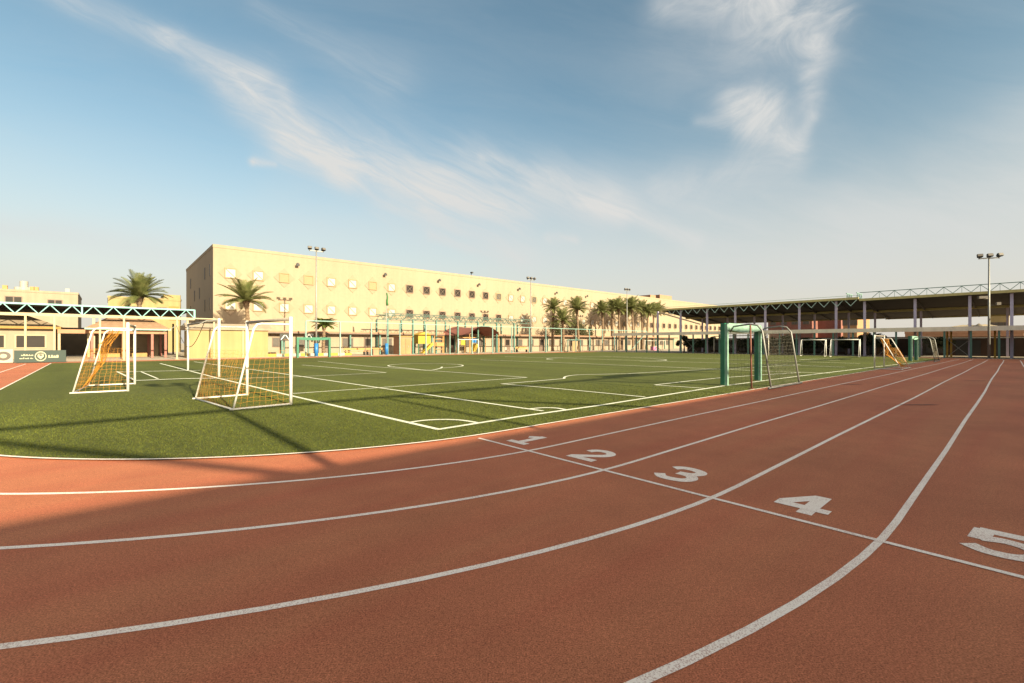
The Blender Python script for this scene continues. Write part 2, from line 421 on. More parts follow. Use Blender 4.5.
pl([(146, 364.5), (120, 364.4), (160, 372.2), (200, 372.6)], 0.09) if False else None
pl([(117, 372.6), (165, 371.6), (200, 371.0)], 0.2)
pl([(117, 372.2), (136, 381.6)], 0.09)
pl([(141, 372.4), (158, 379.6)], 0.07)
pl([(136, 381.4), (180, 379.6), (215, 378.9)], 0.24)
structure(LN.build('pitch_lines', M_pitch))

# turf fibres standing up close to the viewpoint, thinning out with distance
import numpy as np
rg = np.random.default_rng(5)
NB = 1000000
s_ = rg.uniform(-3.0, 26, NB); q_ = rg.uniform(5.0, 22, NB)
wx = s_*DX+q_*NX; wy = s_*DY+q_*NY; dist = np.hypot(wx, wy)
keep = (rg.random(NB) < np.clip((17-dist)/11.0, 0, 1)) & (wy > 1)
ins = np.zeros(NB, bool); tp = turf; j = len(tp)-1
for i in range(len(tp)):
    xi, yi = tp[i]; xj, yj = tp[j]
    c_ = ((yi > q_) != (yj > q_))
    with np.errstate(divide='ignore', invalid='ignore'): x_ = (xj-xi)*(q_-yi)/(yj-yi)+xi
    ins ^= c_ & (s_ < x_); j = i
keep &= ins
def near_seg(a, b_, r):
    ba = np.array(b_)-np.array(a); L2 = max(1e-9, float(ba@ba))
    h = np.clip(((s_-a[0])*ba[0]+(q_-a[1])*ba[1])/L2, 0, 1)
    return np.hypot(s_-a[0]-h*ba[0], q_-a[1]-h*ba[1]) < r
for a_, b_ in LSEG: keep &= ~near_seg(a_, b_, .062)
for a_, b_ in zip(inner, inner[1:]): keep &= ~near_seg(a_, b_, .05)
wx, wy, dist = wx[keep], wy[keep], dist[keep]; n_ = len(wx)
an = rg.uniform(0, 2*np.pi, n_); ht = rg.uniform(.010, .026, n_); wd = rg.uniform(.0014, .0032, n_)*(1+dist/8); le = rg.uniform(0, .02, n_); la = rg.uniform(0, 2*np.pi, n_)
V = np.empty((n_, 3, 3), np.float32)
V[:, 0] = np.stack([wx-np.cos(an)*wd, wy-np.sin(an)*wd, np.full(n_, .011)], 1)
V[:, 1] = np.stack([wx+np.cos(an)*wd, wy+np.sin(an)*wd, np.full(n_, .011)], 1)
V[:, 2] = np.stack([wx+np.cos(la)*le, wy+np.sin(la)*le, .012+ht], 1)
me = bpy.data.meshes.new('turf_fibres'); me.vertices.add(n_*3); me.vertices.foreach_set('co', V.ravel())
me.loops.add(n_*3); me.loops.foreach_set('vertex_index', np.arange(n_*3, dtype=np.int32))
me.polygons.add(n_); me.polygons.foreach_set('loop_start', np.arange(0, n_*3, 3, dtype=np.int32)); me.polygons.foreach_set('loop_total', np.full(n_, 3, np.int32))
me.update(); me.materials.append(M_turf)
o = bpy.data.objects.new('turf_fibres', me); COL.objects.link(o); o['kind'] = 'stuff'

# ------------------------------------------------------------------ long school building
QB, SB0, SB1, HB = 62.0, 9.04, 146.0, 12.85
b = thing('school_building', 'long sand coloured three storey school block with diamond window surrounds', 'building', SB0, QB)
LB = SB1-SB0
mb = MB(); mb.span(0, LB, 0, 24, 0, HB-0.35); mb.build('wall', M_stucco, b)
mb = MB(); mb.span(-0.04, LB+0.04, -0.04, 0.35, HB-0.35, HB); mb.span(-0.04, 0.35, 0.35, 23.65, HB-0.35, HB)
mb.span(-0.04, LB+0.04, 23.65, 24.04, HB-0.35, HB); mb.build('parapet', M_stucco, b)
mb = MB(); mb.span(93, 95.5, 0.5, 5, HB, HB+.75); mb.span(97.5, 103.5, 0.5, 5, HB, HB+1.1)
mb.build('roof_hut', M_pinkb, b)
def window_mesh(kind):
    f = MB()
    for x0, x1, z0, z1 in ((-.6, .6, .5, .6), (-.6, .6, -.6, -.5), (-.6, -.5, -.5, .5), (.5, .6, -.5, .5)):
        f.span(x0, x1, -0.16, -0.06, z0, z1)
    if kind != 'beige':
        f.bar((-.48, -0.125, .48), (.48, -0.125, -.48), 0.045, 0.045)
    if kind == 'dark':
        f.bar((.48, -0.128, .48), (-.48, -0.128, -.48), 0.045, 0.045)
    return f
def window(parent, x, z, kind, y=0.0, diamond=True, label=None):
    key = kind
    if key not in WPROTO:
        fm = {'white': M_wbeige, 'dark': M_wframe, 'beige': M_wbeige, 'grey': M_wbeige}[kind]
        w = window_mesh(kind).build('window', fm, parent)
        p = MB(); p.span(-.5, .5, -0.09, -0.05, -.5, .5)
        p.build('pane', {'white': M_blind, 'dark': M_wdark, 'beige': M_wbeige, 'grey': M_wgrey}[kind], w)
        d = MB(); d.ext([(0, 1.22), (1.22, 0), (0, -1.22), (-1.22, 0)], 'y', -0.05, 0.0)
        d.build('surround', M_diam, w)
        WPROTO[key] = w
        w.location = (x, y, z)
    else:
        w = dup(WPROTO[key], loc=(x, y, z), parent=parent)
    return w
WPROTO = {}
ks = 0
for row, z in ((0, 9.65), (1, 5.9)):
    for k in range(46):
        x = (10.76 - SB0) + 2.93*k
        if row == 0: kind = 'beige' if k in (2, 3, 6) else 'dark' if 8 <= k <= 13 else 'grey' if k == 14 else 'white'
        else: kind = 'dark' if 8 <= k <= 14 else 'white'
        if k > 15 and random.random() < 0.3: kind = 'grey'
        if k > 30: kind = 'dark'
        window(b, x, z, kind)
# narrow slit windows of the shaded end wall
slit = None
for q in (64.1, 67.9, 72.3, 76.8, 80.9):
    for z in ((10.1, 6.1) if q in (64.1, 67.9, 80.9) else (8.0, 4.2)):
        if slit is None:
            m1 = MB(); m1.span(-0.025, -0.0, -0.3, 0.3, -0.75, 0.75)
            slit = m1.build('slit_window', M_wframe, b)
            m2 = MB(); m2.span(-0.04, -0.025, -0.26, 0.26, -0.7, 0.7); m2.build('pane', M_wdark, slit)
            slit.location = (0, q-QB, z)
        else:
            dup(slit, loc=(0, q-QB, z), parent=b)
fl = None
for s, z in ((18.1, 11.45), (30.1, 11.4), (39.3, 11.4), (47.2, 11.4), (56.5, 11.4), (66.5, 11.4), (76, 11.4), (105, 11.2)):
    if fl is None:
        m1 = MB(); m1.bar((0, 0, 0), (0, -0.45, 0), 0.07); m1.box((0, -0.5, -0.02), (0.42, 0.12, 0.3)); m1.box((0, -0.48, 0.17), (0.2, 0.1, 0.1))
        fl = m1.build('wall_floodlight', M_dark, b); fl.location = (s-SB0, 0, z)
    else: dup(fl, loc=(s-SB0, 0, z), parent=b)
m1 = MB(); m1.box((46-SB0, 0.2, HB+0.25), (0.08, 0.08, 0.5)); m1.box((46-SB0, 0.05, HB+0.5), (0.35, 0.4, 0.22)); m1.build('roof_camera', M_dark, b)

# ------------------------------------------------------------------ covered porch along its foot
p = thing('covered_porch', 'low cream porch with flat roof along the foot of the school block', 'porch', 9.5, 56.6)
mb = MB(); mb.span(0, 95, .8, 5.3, 0, 2.62); mb.build('wall', M_cream, p)
mb = MB(); mb.span(-0.3, 95.3, 0, 5.35, 2.62, 2.86); mb.build('roof', M_pinkb, p)
mb = MB(); mb.span(-0.3, 95.3, -0.12, 0.0, 2.56, 2.72); mb.build('gutter', M_wframe, p)
pr = None
for i in range(24):
    x = 1.5+4.0*i
    if pr is None:
        m1 = MB(); m1.box((0, 0.25, 1.31), (0.18, 0.18, 2.62)); pr = m1.build('pillar', M_teal, p); pr.location = (x, 0, 0)
    else: dup(pr, loc=(x, 0, 0), parent=p)
random.seed(11)
wp = dp = None
for i in range(34):
    x = 2.6+2.7*i
    if i in (3, 5, 7, 10, 14, 17, 22, 26):
        if dp is None:
            m1 = MB(); m1.span(-.55, .55, .72, .8, 0.02, 2.2); dp = m1.build('door', M_wframe, p)
            m2 = MB(); m2.span(-.4, .4, .68, .72, 1.1, 2.0); m2.build('pane', M_wdark, dp)
            m3 = MB(); m3.span(.34, .46, .63, .68, 0.95, 1.07); m3.build('handle', M_grey, dp); dp.location = (x, 0, 0)
        else: dup(dp, loc=(x, 0, 0), parent=p)
    else:
        if wp is None:
            m1 = MB(); m1.span(-.7, .7, .72, .8, 1.0, 2.1); wp = m1.build('window', M_wframe, p)
            m2 = MB(); m2.span(-.62, -.03, .69, .72, 1.08, 2.02); m2.span(.03, .62, .69, .72, 1.08, 2.02); m2.build('pane', M_wgrey, wp); wp.location = (x, 0, 0)
        else: dup(wp, loc=(x, 0, 0), parent=p)

# ------------------------------------------------------------------ palms
def palm_crown(seed, nf, L, upright=1.0, droop=1.0, leaf=0.74):
    rnd = random.Random(seed); mb = MB()
    for i in range(nf):
        az = i*2.39996 + rnd.uniform(-.25, .25)
        f = i/nf
        e0 = R(84 - 88*f**0.9 + rnd.uniform(-8, 8))*upright
        ln = L*(0.72+0.33*math.sin(math.pi*min(1, f*0.8+0.15)))*rnd.uniform(.88, 1.1)
        bend = R(34 + 34*f + rnd.uniform(-12, 18))*droop
        npt = 14; pts = [Vector((0, 0, 0))]; e = e0; ca, sa = math.cos(az), math.sin(az)
        tw = rnd.uniform(-.5, .5)
        for k in range(npt):
            e = e0 - bend*((k+1)/npt)**1.4
            pts.append(pts[-1] + Vector((ca*math.cos(e), sa*math.cos(e), math.sin(e)))*ln/npt)
        mb.tube(pts, 0.035, 3, 0.008, cap=False)
        nl = 30
        for k in range(2, nl):
            t = k/nl*npt; j = min(int(t), npt-1); u = t-j
            p = pts[j].lerp(pts[j+1], u); T = (pts[j+1]-pts[j]).normalized()
            side = Vector((-sa, ca, 0)); up = side.cross(T).normalized()*-1
            if up.z < 0 and abs(T.z) < .8: up = -up
            w = leaf*(math.sin(math.pi*min(1, 0.18+0.8*k/nl))**0.7)*rnd.uniform(.85, 1.1)
            for sg in (-1, 1):
                dr = (T*0.8 + side*sg*0.8 + up*(0.38+tw*sg*.3) + Vector((0, 0, -0.12))).normalized()
                a = T*0.03
                tip = p + dr*w + Vector((0, 0, -0.05*w))
                mid = p + dr*w*.5
                mb.add([p-a, p+a, mid+a*1.1, tip, mid-a*1.1], [(0, 1, 2, 3, 4)])
    return mb
def palm_trunk(h, r0, r1, seed):
    rnd = random.Random(seed); mb = MB(); n = 10; k = int(h/0.16); vs = []; fs = []
    lean = rnd.uniform(-.02, .02), rnd.uniform(-.02, .02)
    for i in range(k+1):
        t = i/k; z = h*t
        r = r0 + (r1-r0)*min(1, t*1.2) + (0.16*max(0, (t-.86)/.14)**.8) + (.05 if i % 2 else 0) + rnd.uniform(-.012, .012)
        if t < .06: r += .1*(1-t/.06)
        for j in range(n):
            a = 2*math.pi*(j+.5*(i % 2))/n
            rr = r*(1+.05*math.sin(3*a+i))
            vs.append((lean[0]*z*t*2+rr*math.cos(a), lean[1]*z*t*2+rr*math.sin(a), z))
    for i in range(k):
        for j in range(n): fs.append((i*n+j, i*n+(j+1) % n, (i+1)*n+(j+1) % n, (i+1)*n+j))
    fs.append(tuple(k*n+j for j in range(n)))
    mb.add(vs, fs); return mb, (lean[0]*h*2, lean[1]*h*2)
CROWNS = []
for sd, nf, L, up, dr in ((1, 44, 2.6, 1, .7), (2, 38, 2.45, 1, .85), (3, 40, 2.65, 1, .62)):
    o = palm_crown(sd, nf, L, up, dr).build('crown', M_palm); CROWNS.append(o.data); bpy.data.objects.remove(o)
def palm(label, s, q, h, cs, v, rot=0.0, group='date palms beyond the pitch', cm=None):
    t = thing('palm_tree', label, 'palm tree', s, q, 0, rot, group)
    mbt, off = palm_trunk(h, 0.23, 0.17, int(s*10)+v)
    mbt.build('trunk', M_bark, t)
    c = bpy.data.objects.new('crown', CROWNS[v]); COL.objects.link(c); c.parent = t
    c.location = (off[0], off[1], h-0.05); c.scale = (cs, cs, cs*1.02)
    return t
def sq(x, q):                                  # (s, q) on the line q at picture column x
    t = (x-512)/FPX; Y = q/(NY+NX*t); return (Y*(DX*t+DY), q)
palm('date palm with broad drooping crown behind the clay tiled shelter', *sq(138, 63.5), 6.5, 1.12, 0, 0.4)
palm('date palm standing alone before the near end of the school block', *sq(249, 54.6), 5.9, 1.05, 2, 1.3)
cl = [(552.5, 55.2, 7.2, .86, 1, 'date palm farthest left in the cluster before the school block'),
      (563.5, 52.6, 4.9, .92, 0, 'short date palm with low crown second from left in the cluster'),
      (578.5, 55.5, 7.4, 1.0, 2, 'tall full crowned date palm just right of the short one'),
      (603, 55.0, 7.3, .92, 0, 'date palm left of the dense middle of the cluster'),
      (612.5, 57.5, 8.3, 1.0, 1, 'date palm behind and left of the third floodlight mast'),
      (619.5, 54.8, 8.0, 1.0, 2, 'date palm close to the left side of the third floodlight mast'),
      (626.3, 58.0, 8.1, .95, 1, 'date palm hidden partly behind the third floodlight mast'),
      (633, 54.6, 8.3, 1.12, 0, 'large crowned date palm right of the third floodlight mast'),
      (642.5, 57.0, 8.4, 1.0, 2, 'date palm fourth from the right end of the cluster'),
      (647, 55.2, 7.9, .95, 1, 'date palm third from the right end of the cluster'),
      (653.5, 57.0, 8.2, .95, 0, 'date palm second from the right end of the cluster'),
      (657.5, 58.0, 8.6, 1.0, 2, 'date palm at the right end of the cluster beside the stand roof')]
for i, (x, q, h, cs, v, lb) in enumerate(cl):
    palm(lb, *sq(x, q), h+.35, cs*1.06, v, i*1.1)
# short bright fan-crowned palm beside the first mast
t = thing('palm_tree', 'short bright green palm behind the far green goal', 'palm tree', *sq(323.5, 54.5), 0, 0.7, 'date palms beyond the pitch')
mbt, off = palm_trunk(3.55, 0.17, 0.14, 77); mbt.build('trunk', M_bark, t)
o = palm_crown(9, 36, 1.55, .8, .9, .42).build('crown', M_palmg, t); o.location = (off[0], off[1], 3.5)

def bush(seed, rx, ry, rz, n, leaf, name, m, parent, z0):
    rnd = random.Random(seed); mb = MB()
    clumps = [(Vector((rnd.gauss(0, .45)*rx, rnd.gauss(0, .45)*ry, z0+rz*rnd.uniform(.25, 1.0))), rnd.uniform(.25, .5)) for _ in range(14)]
    for _ in range(n):
        c, r = rnd.choice(clumps)
        d = Vector((rnd.gauss(0, 1), rnd.gauss(0, 1), rnd.gauss(0, 1))).normalized()*r*rnd.uniform(.4, 1)
        p = c + Vector((d.x*rx, d.y*ry, d.z*rz*.7))
        a = Vector((rnd.gauss(0, 1), rnd.gauss(0, 1), rnd.gauss(0, .6))).normalized()*leaf
        bb = a.cross(Vector((rnd.gauss(0, 1), rnd.gauss(0, 1), rnd.gauss(0, 1)))).normalized()*leaf*.55
        mb.add([p-a, p+bb, p+a, p-bb], [(0, 1, 2, 3)])
    return mb.build(name, m, parent)
def small_tree(label, s, q, h, r, seed, m=None, group='round trees among the palms', name='tree', cat='tree'):
    t = thing(name, label, cat, s, q, 0, 0, group)
    mb = MB(); mb.tube([(0, 0, 0), (.05, 0, h*.3), (0, .05, h*.55)], .13, 7, .07)
    for a in (0, 1.6, 3.1, 4.6):
        mb.tube([(0, .02, h*.42), (math.cos(a)*r*.4, math.sin(a)*r*.4, h*.75)], .06, 5, .02)
    mb.build('trunk', M_barkd, t)
    bush(seed, r, r, h*.62, 2600, .11, 'crown', m or M_leaf, t, h*.36)
    return t
small_tree('round olive tree behind the leftmost cluster palm', *sq(556, 58.5), 5.2, 1.7, 5)
small_tree('round olive tree behind the tall third cluster palm', *sq(577, 59.5), 5.6, 1.9, 6)
small_tree('low olive tree right of the third cluster palm', *sq(588, 60.0), 4.4, 1.3, 8)

# ------------------------------------------------------------------ floodlight masts
def mast(label, s, q, h, rot, pad=None, extra=False):
    t = thing('floodlight_mast', label, 'floodlight', s, q, 0, rot, 'floodlight masts around the pitch')
    mb = MB(); mb.tube([(0, 0, 0), (0, 0, h*.5), (0, 0, h)], .105, 10, .06); mb.tube([(0, 0, 0), (0, 0, .05)], .22, 10); mb.build('pole', M_grey, t, True)
    mb = MB(); mb.box((0, 0, h), (1.5, .08, .1)); mb.build('crossarm', M_grey, t)
    for x, tilt in ((-.68, .5), (0, .35), (.68, .5)):
        m1 = MB(); m1.box((0, -.16, 0), (.4, .2, .26)); m1.box((0, 0, -.02), (.3, .14, .2)); m1.bar((0, .02, -.05), (0, .02, -.28), .05)
        o = m1.build('floodlight', M_dark, t); o.location = (x, 0, h+.2); o.rotation_euler = (-.35, 0, x*.35)
        m2 = MB(); m2.box((0, -.275, 0), (.34, .012, .2)); m2.build('lens', M_lamp, o)
    if pad:
        m1 = MB(); m1.tube([(0, 0, .05), (0, 0, 1.4)], .2, 12); m1.build('base_pad', M_blue, t, True)
    if extra:
        for x, y, z in ((-.55, -.1, 5.65), (.6, 0, 5.05)):
            m1 = MB(); m1.bar((0, 0, z-.12), (x*.8, y, z-.12), .06); m1.box((x, y-.1, z), (.62, .3, .22) if x < 0 else (.3, .25, .25)); m1.build('side_lamp', M_lamp, t)
    return t
mast('tall floodlight mast with blue base pad behind the far green goal', *sq(316.3, 50.6), 11.35, ROT, True)
mast('slim floodlight mast at the right end of the teal court frame', *sq(530.8, 50.6), 11.2, ROT)
mast('floodlight mast rising out of the middle of the palm cluster', *sq(627, 50.6), 11.5, ROT)
def sl(x, s):                                  # on the line s at picture column x
    t = (x-512)/FPX; Y = s/(DX*t+DY); return (s, Y*(NY+NX*t))
mast('floodlight mast with side lamps before the stand roof on the right', *sl(989, 60.6), 9.25, ROT-math.pi/2+.5, False, True)
t = thing('flagpole', 'flagpole with furled green flag and blue base pad', 'flagpole', *sq(386.6, 52.0))
mb = MB(); mb.tube([(0, 0, 0), (0, 0, 7.7)], .07, 8, .04); mb.build('pole', M_grey, t, True)
mb = MB(); mb.tube([(0.02, 0, 7.6), (.1, 0, 7.1), (.06, .02, 6.5), (.11, 0, 6.05)], .09, 7, .16); mb.build('flag', M_flag, t, True)
mb = MB(); mb.tube([(0, 0, .05), (0, 0, 1.4)], .2, 12); mb.build('base_pad', M_blue, t, True)

# ------------------------------------------------------------------ fences
def ball_fence(label, s0, n, step, q, m, h=3.75, brace_at=None, skip=(), xs=None):
    t = thing('ball_fence', label, 'fence', s0, q)
    pp = None
    for i in (xs or range(n)):
        if pp is None:
            m1 = MB(); m1.box((0, 0, h/2), (.12, .12, h)); m1.box((0, 0, .02), (.3, .3, .04)); pp = m1.build('post', m, t); pp.location = (i*step, 0, 0)
        else: dup(pp, loc=(i*step, 0, 0), parent=t)
    m1 = MB(); m1.bar((0, 0, h+.05), ((n-1)*step, 0, h+.05), .1, .1); m1.build('top_rail', m, t)
    if brace_at is not None:
        m1 = MB(); m1.bar((brace_at*step, 0, h-.1), ((brace_at-1.5)*step, 0, .1), .09); m1.build('brace', m, t)
    return t
ball_fence('pale green steel ball fence along the far side of the pitch', 15.5, 19, 3.6, 50.0, M_tealp, brace_at=18)
ball_fence('cream painted rail fence before the shelters on the far left', -11.2, 9, 2.4, 49.8, M_creamp, 3.62, xs=[(sq(x, 49.8)[0]+11.2)/2.4 for x in (-40, -8, 25.5, 54.5, 100, 124, 177, 214)])

# ------------------------------------------------------------------ teal court frame
def truss(mb, a, b_, zt, zb, n, w=.07, wd=.05):
    a, b_ = Vector(a), Vector(b_)
    mb.bar((a.x, a.y, zt), (b_.x, b_.y, zt), w*1.4); mb.bar((a.x, a.y, zb), (b_.x, b_.y, zb), w*1.2)
    for i in range(n):
        p = a.lerp(b_, i/n); m = a.lerp(b_, (i+.5)/n); r = a.lerp(b_, (i+1)/n)
        mb.bar((p.x, p.y, zb), (m.x, m.y, zt), wd); mb.bar((m.x, m.y, zt), (r.x, r.y, zb), wd)
t = thing('court_frame', 'teal steel truss frame standing over the play court', 'steel frame', 26.7, 54.0)
LF = 25.3
for nm, y in (('front_truss', 0), ('back_truss', 3.2)):
    mb = MB(); truss(mb, (-.6 if y == 0 else 0, y, 0), (LF, y, 0), 5.25, 4.6, 26, .08, .06); mb.build(nm, M_frame, t)
pp = None
for y in (0, 3.2):
    for i in range(8):
        x = LF*i/7
        if pp is None:
            m1 = MB(); m1.box((0, 0, 2.27), (.2, .2, 4.54)); m1.box((0, 0, .03), (.4, .4, .06)); pp = m1.build('column', M_teal, t); pp.location = (x, y, 0)
        else: dup(pp, loc=(x, y, 0), parent=t)
mb = MB()
for i in (0, 7): mb.bar((LF*i/7, .06, 5.0), (LF*i/7, 3.14, 5.0), .1)
mb.build('cross_beam', M_teal, t)

# ------------------------------------------------------------------ playground
fs_, fq_ = sq(470, 51.9)
t = thing('fabric_canopy', 'dark red vaulted fabric canopy over the playground', 'canopy', fs_, fq_, 0, ROT+.25)
Lc, Dc = 7.1, 5.3
def cz(u): return 2.75 + 1.2*math.sin(math.pi*u)**.7 if 0 < u < 1 else 2.75
mb = MB(); nu, nv = 18, 4; vs = []
for side in (0, 1):
    for i in range(nu+1):
        for j in range(nv+1):
            u, v = i/nu, j/nv
            vs.append((Lc*u, Dc*v, cz(u)-.2*math.sin(math.pi*v)-side*.05))
o_ = (nu+1)*(nv+1); fs = []
for i in range(nu):
    for j in range(nv):
        a = i*(nv+1)+j; f = (a, a+1, a+nv+2, a+nv+1); fs.append(f); fs.append(tuple(x+o_ for x in reversed(f)))
mb.add(vs, fs); mb.build('fabric', M_redf, t, True)
for x in (0.05, Lc-.05):
    for y in (0.1, Dc*.5, Dc-.1):
        m1 = MB(); m1.tube([(x, y, 0), (x, y, 2.74)], .06, 8); m1.build('post', M_oran, t)
t = thing('slide_tower', 'yellow playground slide tower with orange climbing frame', 'playset', *sq(419, 53.2))
mb = MB(); mb.span(0, 1.9, .2, 1.4, 1.35, 2.55); mb.ext([(-.1, 2.55), (2.0, 2.55), (.95, 2.95)], 'y', .1, 1.5); mb.build('tower_house', M_yel, t)
mb = MB(); mb.ext([(0.1, .1), (.35, .1), (1.8, 1.35), (1.5, 1.35)], 'y', -.9, -.1); mb.ext([(0, .1), (.1, .1), (1.6, 1.5), (1.5, 1.6)], 'y', -.98, -.9); mb.build('slide', M_yel, t)
mb = MB()
for x in (.1, 1.8):
    for y in (.3, 1.3): mb.tube([(x, y, 0), (x, y, 1.34)], .06, 6)
mb.build('tower_legs', M_dgreen, t)
mb = MB()
for x in (2.5, 4.0): mb.tube([(x, .2, 0), (x, .2, 2.5)], .07, 6)
for z in (.6, 1.05, 1.5, 1.95, 2.4): mb.tube([(2.5, .2, z), (4.0, .2, z)], .045, 6)
mb.span(2.55, 3.95, .1, .14, 1.0, 1.5)
mb.build('climbing_frame', M_oran, t)
t = thing('activity_panel', 'yellow and blue play panels under the red canopy', 'playset', *sq(461, 54.2))
mb = MB(); mb.span(0, .75, 0, .1, 1.15, 2.0); mb.build('yellow_panel', M_yel, t)
mb = MB(); mb.span(2.0, 2.9, 0, .1, 1.5, 2.15); mb.build('blue_panel', M_blue, t)
mb = MB(); mb.ext([(2.0, .2), (2.4, .2), (2.9, 1.3), (2.4, 1.3)], 'y', -.4, .3); mb.build('chute', M_yel, t)
mb = MB()
for x in (-.2, .9, 1.9, 3.0): mb.tube([(x, .3, 0), (x, .3, 2.3)], .06, 6)
mb.bar((-.2, .3, 2.25), (3.0, .3, 2.25), .12); mb.build('timber_posts', M_oran, t)
t = thing('brick_kiosk', 'small salmon coloured kiosk with twin doors behind the fence', 'kiosk', *sq(399.5, 52.5))
mb = MB(); mb.span(0, 1.75, .1, 1.6, 0, 2.25); mb.build('wall', M_pinkb, t)
mb = MB(); mb.span(-.08, 1.83, 0, 1.7, 2.25, 2.36); mb.build('roof', M_oran, t)
for x in (.22, .92):
    m1 = MB(); m1.span(x, x+.62, .04, .1, .05, 2.0); o = m1.build('door', M_brickl, t); m2 = MB(); m2.box((x+.31, .01, 1.0), (.06, .06, .2)); m2.build('handle', M_grey, o)

def backboard(label, x, q, h):
    t = thing('hoop_board', label, 'basketball hoop', *sq(x, q), group='basketball boards by the porch')
    mb = MB(); mb.tube([(0, .3, 0), (0, .3, h-.3)], .07, 8); mb.bar((0, .3, h-.3), (0, .05, h), .09); mb.build('post', M_teal, t)
    mb = MB(); mb.span(-.5, .5, 0, .05, h-.3, h+.42); mb.build('board', M_dark, t)
    mb = MB(); mb.bar((-.4, -.02, h-.2), (-.05, -.02, h+.3), .07); mb.bar((.05, -.02, h+.3), (.4, -.02, h-.2), .07); mb.build('board_stripe', M_white, t)
    mb = MB(); n = 12; mb.tube([(.22*math.cos(2*math.pi*i/n), -.28+.22*math.sin(2*math.pi*i/n), h-.18) for i in range(n+1)], .015, 5, cap=False); mb.build('hoop', M_oran, t)
backboard('dark hoop board with white stripes left of the far green goal', 285, 52.2, 2.0)
backboard('dark hoop board seen through the far green goal', 309, 54.0, 2.1)
t = thing('painted_kerb', 'low yellow and white painted kerb before the porch', 'kerb', *sq(268, 53.0))
for i in range(11):
    m1 = MB(); m1.span(i*.82, i*.82+.8, 0, .22, 0, .3); m1.build('kerb_block', M_yel if i % 2 == 0 else M_boardw, t)
# chairs, benches and small things along the far side
def plastic_chair(label, x, q, rz):
    t = thing('plastic_chair', label, 'chair', *sq(x, q), 0, rz, 'white plastic chairs by the court')
    mb = MB(); mb.box((0, 0, .43), (.44, .44, .04)); mb.build('seat', M_boardw, t)
    mb = MB(); mb.ext([(-.22, .45), (.22, .45), (.18, .88), (-.18, .88)], 'y', .2, .24); mb.build('backrest', M_boardw, t)
    for x_ in (-.19, .19):
        for y_ in (-.19, .19):
            m1 = MB(); m1.bar((x_, y_, .41), (x_*1.15, y_*1.15, 0), .045); m1.build('leg', M_boardw, t)
plastic_chair('white plastic chair farther from the teal mast, facing the pitch', 507, 49.4, ROT+.3)
plastic_chair('white plastic chair nearer the teal mast, turned sideways', 512, 49.2, ROT-.9)
t = thing('storage_box', 'pink storage box standing inside the far white goal', 'box', *sl(653.5, 63.0)[:0] or sq(653.5, 48.6))
mb = MB(); mb.span(-.55, .55, -.35, .35, 0, .72); mb.build('body', M_pinkbox, t)
mb = MB(); mb.span(-.58, .58, -.38, .38, .72, .8); mb.build('lid', M_boardw, t)
def bench(label, x, q, ln):
    t = thing('bench', label, 'bench', *sq(x, q), group='benches before the porch')
    mb = MB(); mb.span(0, ln, 0, .35, .42, .48); mb.build('seat', M_oran, t)
    mb = MB(); mb.span(0, ln, .36, .41, .6, .85); mb.build('backrest', M_oran, t)
    for x_ in (.15, ln-.15):
        m1 = MB(); m1.span(x_-.04, x_+.04, .02, .4, 0, .42); m1.build('leg', M_dark, t)
bench('timber bench between the mast and the flagpole', 345, 53.5, 2.6)
bench('timber bench just left of the flagpole', 367, 53.5, 2.2)
bench('timber bench right of the red canopy near the court frame end', 517, 53.0, 2.4)
t = thing('crate', 'orange crate beside the fence post left of the flagpole', 'crate', *sq(375, 51.5))
mb = MB(); mb.span(-.35, .35, -.3, .3, .0, .7)
mb.build('body', M_pinkb, t)
mb = MB(); mb.span(-.4, .4, -.35, .35, .7, .78); mb.build('lid', M_oran, t)

# ------------------------------------------------------------------ left: shed, shelters, canopy, houses
t = thing('storage_shed', 'flat roofed yellow storage shed behind the left goals', 'shed', *sq(189, 52.0))
ls = sq(268, 52.0)[0]-sq(189, 52.0)[0]
mb = MB(); mb.span(0, ls, 0, 3.6, 0, 2.72); mb.build('wall', M_yellow, t)
mb = MB(); mb.ext([(-.2, 2.72), (3.8, 2.72), (3.8, 3.05), (.6, 3.35), (-.2, 2.92)], 'x', -.3, ls+.3); mb.build('roof', M_cream, t)
mb = MB(); mb.box((ls*.66, -.05, 1.36), (.12, .1, 2.72)); mb.build('downpipe', M_creamp, t)

t = thing('shade_canopy', 'long dark shade canopy with pale teal truss on the far left', 'canopy', -16.0, 58.0)
LC = 22.8
mb = MB(); truss(mb, (0, 0, 0), (LC, 0, 0), 4.9, 4.02, 16, .11, .075); mb.bar((LC, 0, 3.95), (LC, 0, 4.95), .16); mb.bar((7, 0, 3.95), (7, 0, 4.9), .12); mb.bar((14.2, 0, 3.95), (14.2, 0, 4.9), .12); mb.build('truss', M_cyan, t)
mb = MB(); mb.bar((0, -.08, 3.9), (LC, -.08, 3.9), .14, .12); mb.build('bottom_chord', M_creamp, t)
mb = MB(); mb.span(0, LC-.1, .15, 16, 4.86, 4.94); mb.build('roof', M_roofd, t)
for x in (1, 8.2, 15.0, 22.2):
    for y in (0.0, 14.0):
        m1 = MB(); m1.box((x, y, 1.95), (.18, .18, 3.9)); m1.build('column', M_creamp if y == 0 else M_dark, t)
t = thing('back_wall', 'grey shaded boundary wall under the left canopy', 'wall', -40, 76)
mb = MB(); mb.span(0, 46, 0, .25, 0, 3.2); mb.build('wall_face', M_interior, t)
mb = MB(); mb.span(0, 46, -.03, .28, 3.2, 3.3); mb.build('coping', M_cream, t)

